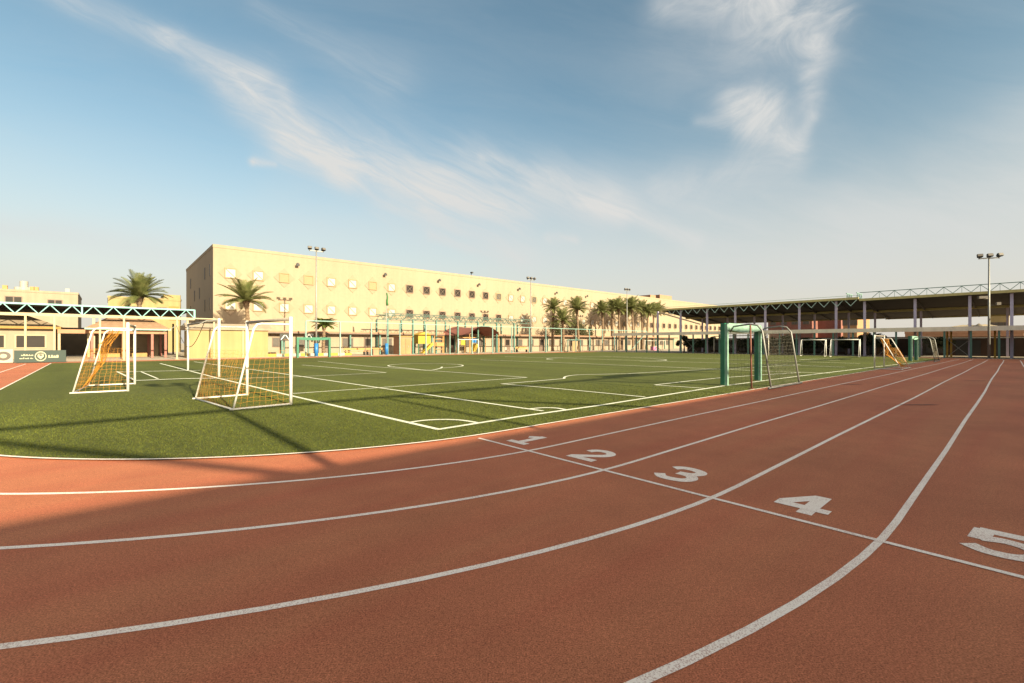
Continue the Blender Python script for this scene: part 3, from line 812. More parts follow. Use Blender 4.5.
def hip(mb, x0, x1, y0, y1, z0, z1, rx, ry):
    xm, ym = (x0+x1)/2, (y0+y1)/2; hx, hy = (x1-x0)/2*rx, (y1-y0)/2*ry
    vs = [(x0, y0, z0), (x1, y0, z0), (x1, y1, z0), (x0, y1, z0), (xm-hx, ym-hy, z1), (xm+hx, ym-hy, z1), (xm+hx, ym+hy, z1), (xm-hx, ym+hy, z1)]
    mb.add(vs, [(0,1,5,4), (1,2,6,5), (2,3,7,6), (3,0,4,7), (4,5,6,7), (3,2,1,0)])
s1 = sq(54, 60.5)[0]
t = thing('pavilion', 'cream pavilion with dark windows and beige tiled roof on the left edge', 'building', s1-9.5, 60.5)
mb = MB(); mb.span(0, 9.5, 0, 6, 0, 2.75); mb.build('wall', M_cream, t)
mb = MB(); mb.span(-.5, 10.0, -.5, 6.5, 2.75, 2.97); mb.build('fascia', M_ochre, t)
mb = MB(); hip(mb, -.5, 10.0, -.5, 6.5, 2.97, 4.5, .35, .12); mb.build('roof', M_tileb, t)
for x in (1.9, 4.45, 7.0):
    m1 = MB(); m1.span(x, x+2.0, -.05, 0, .98, 2.2); o = m1.build('window', M_creamp, t)
    m2 = MB(); m2.span(x+.1, x+1.9, -.08, -.05, 1.06, 2.12); m2.build('pane', M_wdark, o)
s1 = sq(84.5, 57.0)[0]; s2 = sq(171, 57.0)[0]
t = thing('tiled_shelter', 'open shelter with clay tiled hip roof and salmon pillars', 'shelter', s1, 57.0)
Lh = s2-s1
mb = MB(); hip(mb, 0, Lh, 0, 6.5, 2.83, 4.15, .42, .12); mb.build('roof', M_tile, t)
mb = MB(); mb.span(.0, Lh, -.06, .0, 2.7, 2.84); mb.build('eave_board', M_lgreen, t)
mb = MB(); mb.span(.3, Lh-.3, .3, .6, 2.35, 2.68); mb.span(.3, Lh-.3, 5.9, 6.2, 2.35, 2.68); mb.build('beam', M_pinkb, t)
for x, m in ((.5, M_red), (Lh*.455, M_pinkb), (Lh*.77, M_red), (Lh-.4, M_red)):
    for y in (.45, 6.05):
        m1 = MB(); w = .55 if m is M_pinkb else .2; m1.box((x, y, 1.18), (w, .3 if w > .3 else .2, 2.35)); m1.build('pillar', m, t)
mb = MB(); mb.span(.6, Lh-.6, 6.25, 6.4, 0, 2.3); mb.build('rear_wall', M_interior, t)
mb = MB(); mb.span(.8, Lh*.4, 5.3, 5.8, 0, .45); mb.span(Lh*.55, Lh*.75, 5.3, 5.8, 0, .45); mb.build('bench_seat', M_oran, t)
s0 = sq(57.5, 59)[0]
t = thing('salmon_portal', 'salmon beam on thin posts between pavilion and tiled shelter', 'portal', s0, 59.0)
lp = sq(90, 59)[0]-s0
mb = MB(); mb.span(0, lp, 0, .3, 2.35, 2.72); mb.build('beam', M_pinkb, t)
for x in (.1, lp-.1):
    m1 = MB(); m1.box((x, .15, 1.17), (.18, .18, 2.35)); m1.build('post', M_creamp, t)

# boards in front
def board(name, label, x0, x1, q, z0, z1, m, cat):
    s0 = sq(x0, q)[0]; s1_ = sq(x1, q)[0]
    t = thing(name, label, cat, s0, q)
    L_ = s1_-s0
    mb = MB(); mb.span(0, L_, 0, .12, z0, z1); mb.build('panel', m, t)
    m1 = MB()
    for x in (.2, L_-.2): m1.span(x-.04, x+.04, .12, .5, 0, .08); m1.bar((x, .16, z0+.05), (x, .45, .05), .06)
    m1.build('feet', M_grey, t)
    return t, L_
t, L_ = board('advert_board', 'dark green advertising board with round crest and pale lettering', 14, 66, 47.8, .04, .92, M_board, 'board')
rnd = random.Random(4)
mb = MB()
def glyphs(x0, x1, z0, h, seed):
    r_ = random.Random(seed); x = x0
    while x < x1:
        w = r_.uniform(.05, .13)
        mb.span(x, x+w, -.012, 0, z0, z0+h*r_.choice((.6, .75, 1.0)))
        if r_.random() < .6: mb.span(x+w, x+w+.05, -.012, 0, z0, z0+h*.3)
        x += w+r_.uniform(.035, .07)
c = L_*.5
glyphs(c-L_*.37, c-L_*.17, .52, .13, 1); glyphs(c-L_*.4, c-L_*.16, .30, .1, 2); glyphs(c+L_*.15, c+L_*.36, .36, .2, 3)
mb.build('lettering', M_print, t)
mb = MB(); n = 24
mb.ext([(c+.3*math.cos(2*math.pi*i/n), .48+.36*math.sin(2*math.pi*i/n)) for i in range(n)], 'y', -.014, -.001); o = mb.build('crest', M_print, t)
mb = MB(); mb.ext([(c+.25*math.cos(2*math.pi*i/n), .48+.29*math.sin(2*math.pi*i/n)) for i in range(n)], 'y', -.02, -.015); mb.build('crest_field', M_board, o)
mb = MB(); mb.ext([(c-.14, .66), (c+.14, .66), (c+.16, .46), (c, .26), (c-.16, .46)], 'y', -.026, -.021)
mb.build('crest_shield', M_print, o)
mb = MB(); mb.ext([(c-.14, .6), (c+.02, .63), (c+.12, .56), (c+.02, .5), (c-.05, .53)], 'y', -.032, -.027); mb.build('crest_charge', M_board, o)
t, L_ = board('round_sign', 'white board with grey round emblem at the left edge', -14, 13, 48.3, .04, 1.0, M_boardw, 'board')
mb = MB(); xc = L_*.64
ring = [(xc+.36*math.cos(2*math.pi*i/n), .52+.32*math.sin(2*math.pi*i/n)) for i in range(n)]
mb.ext(ring, 'y', -.014, -.001); o = mb.build('emblem', M_wgrey, t)
mb = MB(); mb.ext([(xc+.17*math.cos(2*math.pi*i/n), .52+.15*math.sin(2*math.pi*i/n)) for i in range(n)], 'y', -.02, -.015); mb.build('emblem_centre', M_print, o)

def house(name, label, x0, x1, q, h, m, wins, depth=12, extras=None):
    s0 = sq(x0, q)[0]; L_ = sq(x1, q)[0]-s0
    t = thing(name, label, 'building', s0, q)
    mb = MB(); mb.span(0, L_, 0, depth, 0, h); mb.build('wall', m, t)
    mb = MB(); mb.span(-.06, L_+.06, -.06, .25, h, h+.3); mb.span(-.06, .25, .25, depth, h, h+.3); mb.span(L_-.25, L_+.06, .25, depth, h, h+.3); mb.build('parapet', m, t)
    for u, z, w, hh in wins:
        m1 = MB(); x = L_*u; m1.span(x-w/2, x+w/2, -.06, 0, z-hh/2, z+hh/2); o = m1.build('window', M_wframe, t)
        m2 = MB(); m2.span(x-w/2+.1, x-.06, -.09, -.06, z-hh/2+.1, z+hh/2-.1); m2.span(x+.06, x+w/2-.1, -.09, -.06, z-hh/2+.1, z+hh/2-.1); m2.build('pane', M_wdark, o)
    return t, L_
t, L_ = house('apartment_house', 'pale cream flat roofed house far behind the left canopy', -60, 78, 95, 8.75, M_cream, [((sq(13.6, 95)[0]-sq(-60, 95)[0])/(sq(78, 95)[0]-sq(-60, 95)[0]), 7.45, 1.7, 1.25), ((sq(55, 95)[0]-sq(-60, 95)[0])/(sq(78, 95)[0]-sq(-60, 95)[0]), 7.25, 1.6, 1.2)])
UT = lambda x: (sq(x, 97)[0]-sq(-60, 95)[0])/L_
for x, r in ((L_*UT(18.5), .5), (L_*UT(23.5), .7), (L_*UT(29.5), .45)):
    m1 = MB(); m1.tube([(x, 2.5, 8.75), (x, 2.5, 9.6)], r, 14); m1.build('water_tank', M_boardw, t)
m1 = MB(); m1.tube([(L_*UT(23.5), 2.5, 9.6), (L_*UT(23.5), 2.5, 10.5)], .45, 14); m1.build('water_tank', M_boardw, t)
for x in (6, 33, 37, 68):
    m1 = MB(); m1.box((L_*UT(x), 1.2, 9.2), (.5, .5, .9)); m1.build('roof_unit', M_boardw if x > 60 else M_oran, t)
t, L_ = house('yellow_house', 'yellow flat roofed house behind the tall left palm', 108, 181, 92, 8.3, M_yellow, [(.72, 6.6, 1.4, 1.2), (.3, 6.6, 1.4, 1.2)])
m1 = MB(); m1.span(L_*.82, L_*.97, -.12, 0, 5.2, 7.4); m1.build('balcony_door', M_ochre, t)
m1 = MB(); m1.span(L_*.75, L_, .3, 6, 8.6, 9.3); m1.build('stair_hut', M_yellow, t)

# ------------------------------------------------------------------ goals
def netgrid(mb, A, B, C, D, nu, nv, r=.006, sag=0.0):
    A, B, C, D = map(Vector, (A, B, C, D)); rnd = random.Random(nu*7+nv)
    def P(u, v):
        p = A.lerp(B, u).lerp(D.lerp(C, u), v)
        nrm = (B-A).cross(D-A).normalized()
        return p + nrm*sag*math.sin(math.pi*u)*math.sin(math.pi*v)
    jit = [[(rnd.uniform(-.012, .012), rnd.uniform(-.012, .012)) for _ in range(nv+1)] for _ in range(nu+1)]
    def Q(i, j):
        a, c_ = jit[i][j]; return P(min(1, max(0, i/nu+a)), min(1, max(0, j/nv+c_)))
    for i in range(nu+1): mb.tube([Q(i, j) for j in range(nv+1)], r, 3, cap=False)
    for j in range(nv+1): mb.tube([Q(i, j) for i in range(nu+1)], r, 3, cap=False)

def training_goal(label, p1, rot, w=2.86, h=2.06, db=1.2, dt=.76, netm=M_orangenet, bundle=False, group='white training goals with orange nets', r=.037, nets=True, low=True):
    t = thing('training_goal', label, 'goal', p1[0], p1[1], 0, rot, group)
    for x in (0, w):
        m1 = MB(); m1.tube([(x, 0, 0), (x, 0, h)], r, 10); m1.build('goal_post', M_white, t, True)
    m1 = MB(); m1.tube([(r*.9, 0, h-.05), (w-r*.9, 0, h-.05)], r, 10); m1.build('crossbar', M_barg, t, True)
    for x in (0, w):
        m1 = MB(); pts = [(x, r*.5, h-.18), (x, dt*.84, h-.18), (x, dt*.95, h-.2), (x, dt+.03, h-.29), (x, dt+(db-dt)*.97, .06)]
        m1.tube(pts, r*.62, 8); m1.build('back_stay', M_white, t, True)
        m1 = MB(); m1.tube([(x, 0, .035), (x, db+.06, .035)], r*.6, 8); m1.build('ground_bar', M_white, t, True)
    m1 = MB(); m1.tube([(0, db, .035), (w, db, .035)], r*.6, 8); m1.build('rear_bar', M_white, t, True)
    if nets:
        nn = MB()
        hk = .62 if low else .97
        y2 = db-(db-dt)*hk
        netgrid(nn, (0, db, .06), (w, db, .06), (w, y2, h*hk), (0, y2, h*hk), 24, 14, .0018, -.10)
        for x in (0, w):
            netgrid(nn, (x, .03, .06), (x, db, .06), (x, y2, h*hk), (x, .03, h*hk), 9, 12, .0018, .03)
        nn.build('net', netm, t)
    if bundle:
        nb = MB(); rnd = random.Random(3)
        for i in range(24):
            x0 = rnd.uniform(.1, w*.9); a = rnd.uniform(0, .25)
            pts = [Vector((w*.25+x0*.75, dt*.35+a, h-.2)), Vector((w*.5+rnd.uniform(-.6, .8), dt*.7+a, h*.68)), Vector((w*.5+rnd.uniform(-.4, .4), dt*.85+a*.5, h*.42)), Vector((w*.45+rnd.uniform(-.8, .6), db-.12, .12))]
            cp = []
            for k in range(len(pts)-1):
                for u in range(4): cp.append(pts[k].lerp(pts[k+1], u/4))
            cp.append(pts[-1]); nb.tube(cp, .005, 3, cap=False)
        nb.build('net_bundle', netm, t)
    return t
training_goal('white training goal nearest the track corner, orange net hanging low', g(290.8, 405.3), R(138.1))
training_goal('white training goal farther left with bunched orange net', g(127.9, 391.6), R(126.5), bundle=True)
p2 = g(874.5, 369.2)
training_goal('white training goal beside the straight with bright orange net gathered', (p2[0]+2.6, p2[1]), ROT+math.pi, w=2.6, h=1.9, db=1.15, dt=.35, bundle=True)

def big_goal(label, p1, p2, h, m, depth, group, r=.05):
    a = W(*p1); c_ = W(*p2); w = (c_-a).length; rot = math.atan2(c_.y-a.y, c_.x-a.x)
    t = thing('football_goal', label, 'goal', p1[0], p1[1], 0, rot, group)
    for x in (0, w):
        m1 = MB(); m1.tube([(x, 0, 0), (x, 0, h)], r, 10); m1.build('goal_post', m, t, True)
        m1 = MB(); m1.tube([(x, .03, h-.08), (x, depth*.45, h-.1), (x, depth*.75, h-.3), (x, depth*1.2, h-.55)], r*.3, 7); m1.build('net_stay', M_grey, t, True)
    m1 = MB(); m1.tube([(r*.9, 0, h-.06), (w-r*.9, 0, h-.06)], r, 10); m1.build('crossbar', M_barg, t, True)
    m1 = MB(); m1.tube([(w*k/12, depth*.5, h-.12-1.1*math.sin(math.pi*k/12)) for k in range(13)], .014, 5); m1.build('net_rope', M_rope, t)
    return t
big_goal('full size white football goal on the goal line at left', g(219, 377.4), g(188, 370.4), 2.48, M_white, 1.0, 'full size football goals')
pa, pb = g(768.5, 355.8), g(714, 353.6)
big_goal('full size white football goal at the far right end of the pitch', g(768.5, 355.8), g(714, 353.6), 2.42, M_whitew, .8, 'full size football goals')

def handball_goal(label, p1, rot, w=2.9, h=2.12, pad=.115, frame=True, barm=None, m1_=None, m2_=None, dback=1.45, netr=.0027):
    t = thing('handball_goal', label, 'goal', p1[0], p1[1], 0, rot, 'green padded handball goals')
    for x in (0, w):
        m1 = MB(); m1.box((x, .0, h/2+.02), (pad*.95, pad*1.25, h-.04)); m1.build('post_pad', M_dgreen, t)
        m1 = MB(); m1.box((x, pad*.625+.045, h/2), (pad*.8, .09, h-.06)); m1.build('goal_post', M_lgreen, t)  # pale strip: sunlit side of the padded post put into the colour
    m1 = MB(); ln = w-pad*.97
    m1.ext([(pad*.5, h), (w-pad*.5, h), (w-pad*.5, h-.22), (w*.75, h-.27), (w*.5, h-.3), (w*.25, h-.27), (pad*.5, h-.22)], 'y', -.1, .16); m1.build('crossbar_pad', barm or M_lgreen, t)
    if frame:
        for x in (0.1, w-.1):
            m1 = MB(); m1.tube([(x, .18, h-.3), (x, .3, h-.12), (x, dback*.55, h-.06), (x, dback*.72, h-.1), (x, dback*.82, h-.28), (x, dback, .04)], .028, 7); m1.build('back_stay', M_grey, t, True)
        m1 = MB(); m1.tube([(-.15, dback, .03), (w+.1, dback, .03)], .035, 7)
        m1.build('rear_bar', M_grey, t, True)
        nn = MB(); netgrid(nn, (.1, dback, .05), (w-.1, dback, .05), (w-.1, dback*.82, h-.3), (.1, dback*.82, h-.3), 22, 15, netr, .05)
        for x in (.1, w-.1): netgrid(nn, (x, .2, .05), (x, dback, .05), (x, dback*.82, h-.3), (x, .2, h-.3), 10, 15, netr)
        nn.build('net', M_rope, t)
    return t
pg = g(724, 386.2)
handball_goal('green padded handball goal in the middle of the near touchline', (pg[0]+2.95, pg[1]+.05), ROT+math.pi)
pg2 = g(910, 361.4)
handball_goal('smaller looking green padded goal at the far end of the near touchline', (pg2[0]+2.7, pg2[1]), ROT+math.pi, h=2.0, netr=.0034)
t = thing('rusty_pole', 'thin rusty pole leaning on the net of the green goal', 'pole', *g(751.6, 389.2))
mb = MB(); mb.tube([(0, 0, 0), (-.02, .03, 2.02)], .028, 8); mb.build('shaft', M_rust, t, True)
mb = MB(); mb.tube([(0, 0, 0), (0, 0, .03)], .09, 8); mb.build('foot', M_rust, t)
handball_goal('dark green goal at the far edge before the porch', g(297.5, 358.2), ROT, w=3.0, h=2.0, pad=.2, frame=False, barm=M_dgreen)
def small_goal(label, p1, p2, h, m, dep=.8, r=.045, padm=None):
    a = W(*p1); c_ = W(*p2); w = (c_-a).length; rot = math.atan2(c_.y-a.y, c_.x-a.x)
    t = thing('small_goal', label, 'goal', p1[0], p1[1], 0, rot, 'small goals along the far edges')
    for x in (0, w):
        m1 = MB(); m1.tube([(x, 0, 0), (x, 0, h)], r, 8); m1.build('goal_post', m, t, True)
        m1 = MB(); m1.tube([(x, 0, h-.08), (x, dep*.4, h-.1), (x, dep, .03)], r*.6, 7); m1.build('back_stay', m, t, True)
        m1 = MB(); m1.tube([(x, 0, .03), (x, dep, .03)], r*.6, 7); m1.build('ground_bar', m, t, True)
    m1 = MB(); m1.tube([(r*.9, 0, h-.05), (w-r*.9, 0, h-.05)], r, 8); m1.build('crossbar', m, t, True)
    return t
small_goal('small white goal before the red playground canopy', sq(458.5, 48.2), sq(478.3, 48.2), 1.95, M_white)
t = small_goal('small teal goal before the brown door, among the palms', sq(567.8, 48.4), sq(580.4, 48.4), 2.0, M_teal, r=.08)
small_goal('small white goal round the pink box near the fence brace', sq(645, 48.0), sq(665.5, 47.6), 1.95, M_whitew)
small_goal('small white goal left of the pair under the stand', sl(826, 58.6), sl(802, 58.6), 1.85, M_white, .7)
small_goal('small white goal right of the pair under the stand', sl(860, 57.8), sl(831.5, 57.8), 1.85, M_white, .7)
t = thing('door_panel', 'salmon double door panel standing behind the teal goal', 'door', *sq(573, 53.0))
mb = MB(); mb.span(0, 1.15, 0, .12, 0, 1.75); mb.build('panel', M_brickl, t)
mb = MB(); mb.span(-.12, 0, 0, .14, 0, 1.8); mb.span(1.15, 1.27, 0, .14, 0, 1.8); mb.build('frame', M_creamp, t)

# ------------------------------------------------------------------ right: walkway and stand roofs
t = thing('walkway_canopy', 'long low walkway with pale fascia and green posts at the right end', 'walkway', 61.2, -8.0)
LWk = 52.4
mb = MB(); mb.span(-.1, .0, 0, LWk, 2.6, 3.03); mb.build('fascia', M_fascia, t)
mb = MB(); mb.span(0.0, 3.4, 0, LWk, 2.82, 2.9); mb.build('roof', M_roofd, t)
pp = None
for i in range(29):
    y = .4+1.83*i
    if pp is None:
        m1 = MB(); m1.box((.12, 0, 1.4), (.15, .15, 2.8)); pp = m1.build('post', M_teal, t); pp.location = (0, y, 0)
    else: dup(pp, loc=(0, y, 0), parent=t)
bp_ = None
for i in range(0, 27, 3):
    y = .4+1.83*i
    if bp_ is None:
        m1 = MB(); m1.bar((1.6, .2, .15), (1.6, 1.7, 1.75), .04); m1.bar((1.64, 1.7, .15), (1.64, .2, 1.75), .04); m1.bar((1.6, 0, 1.85), (1.6, 1.83, 1.85), .06)
        bp_ = m1.build('cross_brace', M_grey, t); bp_.location = (0, y, 0)
    else: dup(bp_, loc=(0, y, 0), parent=t)

def stand_roof(label, qs, zf, zb, extra_truss, q_lo, q_hi, s0=64.0, s1_=78.0):
    t = thing('stand_roof', label, 'canopy', s0, 0)
    D = s1_-s0
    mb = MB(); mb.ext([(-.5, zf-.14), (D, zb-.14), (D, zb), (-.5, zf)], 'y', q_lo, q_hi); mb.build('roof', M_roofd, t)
    mb = MB(); mb.span(-.62, -.5, q_lo, q_hi, zf-.16, zf+.10); mb.build('roof_edge', M_roofy, t)
    mb = MB(); mb.span(D, D+.1, q_lo, q_hi, zb-.3, zb); mb.span(D*.5, D*.5+.1, q_lo, q_hi, (zf+zb)/2-.42, (zf+zb)/2-.15); mb.build('purlin', M_roofy, t)
    for q in qs:
        m1 = MB(); m1.box((0, q, (zf-.2)/2), (.22, .22, zf-.2)); m1.build('column', M_purple, t)
        m1 = MB(); m1.box((D*.55, q+.4, (zf+zb)/4-.15), (.2, .2, (zf+zb)/2-.3)); m1.build('rear_column', M_purple, t)
        m1 = MB(); m1.bar((0.1, q, zf-.3), (D-.1, q, zb-.24), .12, .18); m1.build('rafter', M_roofd, t)
    mb = MB(); q = q_lo+.1; st = 1.3
    while q < q_hi-st:
        if extra_truss:
            mb.bar((-.3, q, zf+.12), (-.3, q+st/2, zf+.78), .05); mb.bar((-.3, q+st/2, zf+.78), (-.3, q+st, zf+.12), .05); mb.bar((-.25, q+st/2, zf+.1), (-.25, q+st/2, zf+.75), .03)
        else:
            mb.bar((-.45, q+.1, zf-.18), (-.45, q+st/2, zf-.85), .06); mb.bar((-.45, q+st/2, zf-.85), (-.45, q+st-.1, zf-.18), .06)
        q += st
    if extra_truss: mb.bar((-.3, q_lo, zf+.8), (-.3, q_hi, zf+.8), .07)
    else:
        mb.bar((-.3, q_lo, zf+.32), (-.3, q_hi, zf+.32), .04)
    mb.build('edge_truss', M_tealp if extra_truss else M_tealw, t)
    if extra_truss:
        m1 = MB(); truss(m1, (-.5, q_hi+.25, 0), (2.2, q_hi+.25, 0), zf+.8, zf+.05, 3, .06, .05); truss(m1, (-.5, q_hi+1.2, 0), (2.2, q_hi+1.2, 0), zf+.8, zf+.05, 3, .06, .05); m1.build('end_truss', M_tealp, t)
    return t
stand_roof('dark stand roof with hanging zigzag truss beyond the right goals', (37.9, 34.1, 30.1, 26.2, 22.4, 18.5, 14.7), 6.55, 5.0, False, 12.45, 37.0)
stand_roof('taller stand roof with open truss above its yellow edge at far right', (12.0, 7.7, 3.6, .8, -3.2), 6.35, 4.9, True, -7.0, 12.4)
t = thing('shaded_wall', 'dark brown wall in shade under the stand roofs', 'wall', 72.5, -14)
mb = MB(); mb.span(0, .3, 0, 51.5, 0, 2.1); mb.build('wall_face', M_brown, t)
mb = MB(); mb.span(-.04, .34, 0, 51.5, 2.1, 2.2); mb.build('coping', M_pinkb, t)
rp = random.Random(31); y = 1.0
while y < 48:
    w_ = rp.uniform(1.2, 3.2); k_ = rp.random()
    m1 = MB()
    if k_ < .45: m1.span(-.06, 0, y, y+w_, .1, 1.75); m1.build('doorway', M_dark, t)
    elif k_ < .7: m1.span(-.08, 0, y, y+w_*.5, 0, 1.9); m1.build('door', M_pinkb if rp.random() < .5 else M_brick, t)
    else: m1.span(-.07, 0, y, y+w_, .3, 1.5); m1.build('wall_panel', M_wgrey, t)
    y += w_+rp.uniform(.3, 1.2)
mb = MB(); mb.bar((-2.5, 0, 2.02), (-2.5, 48, 2.02), .09); mb.build('rail', M_fascia, t)
for i, (x, lb) in enumerate(((947.3, 'amber painted post left of the pair under the stand'), (951.2, 'amber painted post right of the pair under the stand'), (995, 'thick amber post just right of the right hand mast'))):
    t = thing('amber_post', lb, 'post', *sl(x, 63.2), group='amber posts under the stand')
    mb = MB(); mb.box((0, 0, 1.41), (.14 if i < 2 else .26, .14, 2.8)); mb.build('shaft', M_goldp, t)
    mb = MB(); mb.box((0, 0, .03), (.4, .3, .06)); mb.build('base', M_goldp, t)
rb = random.Random(21)
for i, x in enumerate((684, 697, 710, 738, 750, 771, 786, 808, 822, 846, 868, 885, 935)):
    words = ('first', 'second', 'third', 'fourth', 'fifth', 'sixth', 'seventh', 'eighth', 'ninth', 'tenth', 'eleventh', 'twelfth', 'thirteenth')
    small_tree('dark shrub under the stand roofs, %s from the left' % words[i], *sl(x, 66.5+rb.uniform(0, 3)), rb.uniform(1.9, 2.6), rb.uniform(.8, 1.15), 40+i, M_leafd, 'dark shrubs under the stand', 'shrub', 'shrub')
t, L_ = None, None
def far_block(name, label, x0, x1, s, ztop, m, wins=0, parts_m=None):
    a = sl(x1, s)[1]; c_ = sl(x0, s)[1]
    t = thing(name, label, 'building', s, a)
    mb = MB(); mb.span(0, 10, 0, c_-a, 0, ztop); mb.build('wall', m, t)
    mb = MB(); mb.span(-.08, .2, -.05, c_-a+.05, ztop, ztop+.35); mb.span(.2, 10, -.05, .2, ztop, ztop+.35); mb.build('parapet', parts_m or m, t)
    for i in range(wins):
        y = (c_-a)*(i+.5)/wins
        m1 = MB(); m1.span(-.06, 0, y-.6, y+.6, ztop-2.6, ztop-1.2); o = m1.build('window', M_wframe, t)
        m2 = MB(); m2.span(-.09, -.06, y-.5, y-.05, ztop-2.5, ztop-1.3); m2.span(-.09, -.06, y+.05, y+.5, ztop-2.5, ztop-1.3); m2.build('pane', M_wgrey, o)
    return t
far_block('brick_house', 'red brick house left of the others seen under the stand roof', 768, 812, 108, 7.9, M_brick, 4)
far_block('brick_house', 'taller red brick house seen beneath the middle of the stand roof', 815, 841, 112, 9.0, M_brick, 3, M_brickl)
far_block('orange_house', 'orange plastered house beside the red brick houses', 843, 857, 100, 7.2, M_brickl, 2)
far_block('pale_house', 'low pale house far behind the right stand', 990, 1008, 120, 6.4, M_yellow, 2)
far_block('tan_house', 'wide low tan house behind the walkway near the right edge', 905, 1024, 96, 2.9, M_pinkb, 9)
t = thing('sand_mound', 'pale sand mound rising behind the right stand', 'mound', *sl(975, 104), rot=0)
mb = MB(); nr, na = 8, 28; rr = random.Random(9); vs = [(0, 0, 4.3)]
for i in range(1, nr+1):
    for j in range(na):
        a = 2*math.pi*j/na; rad = 13*i/nr
        vs.append((rad*math.cos(a)*1.2, rad*math.sin(a), max(-.1, 4.3*(math.cos(math.pi*min(1, i/nr))*.5+.5)+rr.uniform(-.5, .5)*(i < nr))))
fs = [(0, 1+j, 1+(j+1) % na) for j in range(na)]
for i in range(nr-1):
    for j in range(na): fs.append((1+i*na+j, 1+(i+1)*na+j, 1+(i+1)*na+(j+1) % na, 1+i*na+(j+1) % na))
mb.add(vs, fs); mb.build('mound_body', M_sandhill, t, True)

# ------------------------------------------------------------------ stand behind the camera that shades the near track
ROOFQ, RZ = -10.7, 6.2
t = thing('stand_roof', 'stand roof behind the viewpoint, its shadow covers the near track', 'canopy', -9.5, ROOFQ)
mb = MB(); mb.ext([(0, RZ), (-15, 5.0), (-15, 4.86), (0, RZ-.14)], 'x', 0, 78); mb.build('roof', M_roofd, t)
mb = MB(); mb.span(0, 78, 0, .12, RZ-.18, RZ+.12); mb.build('roof_edge', M_roofy, t)
pp = None
for i in range(20):
    m1 = None
    if pp is None:
        m1 = MB(); m1.box((0, -.5, 3.05), (.3, .3, 6.1)); pp = m1.build('column', M_purple, t); pp.location = (.5+4.05*i, 0, 0)
    else: dup(pp, loc=(.5+4.05*i, 0, 0), parent=t)
mb = MB(); mb.bar((0, 0, 8.66), (78, 0, 8.66), .13)
for i in range(10):
    x0 = 11.2+7.7*(i-1)
    if x0 < 0 or x0 > 70: continue
    mb.bar((x0, 0, RZ+.1), (x0-3.6, 0, 8.7), .12); mb.bar((x0+3.9, 0, RZ+.1), (x0+3.9, 0, 8.7), .12)
mb.build('edge_truss', M_teal, t)
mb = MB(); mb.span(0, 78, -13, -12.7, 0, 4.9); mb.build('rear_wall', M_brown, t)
mast('floodlight mast behind the viewpoint shading the near turf', 2.1, -8.6, 10.9, ROT+math.pi)

# ------------------------------------------------------------------ sky, sun, camera
SUN_EL = R(21.5); sx, sy = DY*1.0+.012, -DX
nrm = math.hypot(sx, sy); sx /= nrm; sy /= nrm
sd = Vector((sx*math.cos(SUN_EL), sy*math.cos(SUN_EL), math.sin(SUN_EL)))
sun = bpy.data.lights.new('sun', 'SUN'); sun.energy = 4.0; sun.angle = R(0.5); sun.color = (1.0, 0.89, 0.63)
so = bpy.data.objects.new('sun', sun); COL.objects.link(so); so.rotation_euler = sd.to_track_quat('Z', 'Y').to_euler(); so.location = (0, 0, 40)

w = bpy.data.worlds.new('World'); S.world = w; w.use_nodes = True
nt = w.node_tree; N = nt.nodes; L = nt.links; N.clear()
out = N.new('ShaderNodeOutputWorld'); bg = N.new('ShaderNodeBackground'); L.new(bg.outputs[0], out.inputs[0])
SKY = 0.054; GLOW = 9.5
bg.inputs['Strength'].default_value = SKY
sky = N.new('ShaderNodeTexSky'); sky.sky_type = 'NISHITA'; sky.sun_disc = False
sky.sun_elevation = SUN_EL; sky.sun_rotation = math.atan2(sx, sy) % (2*math.pi)
sky.air_density = 1.0; sky.dust_density = 2.2; sky.ozone_density = 1.3; sky.altitude = 600
def math_n(op, a, b_=None, c_=None, clamp=False):
    n = N.new('ShaderNodeMath'); n.operation = op; n.use_clamp = clamp
    for i, x in enumerate((a, b_, c_)):
        if x is None: continue
        if isinstance(x, (int, float)): n.inputs[i].default_value = x
        else: L.new(x, n.inputs[i])
    return n.outputs[0]
tc = N.new('ShaderNodeTexCoord'); sep = N.new('ShaderNodeSeparateXYZ'); L.new(tc.outputs['Generated'], sep.inputs[0])
yy = math_n('MAXIMUM', sep.outputs[1], 0.12)
u = math_n('DIVIDE', sep.outputs[0], yy); v = math_n('DIVIDE', sep.outputs[2], yy)
cmb = N.new('ShaderNodeCombineXYZ'); L.new(u, cmb.inputs[0]); L.new(v, cmb.inputs[1])
uv = cmb.outputs[0]
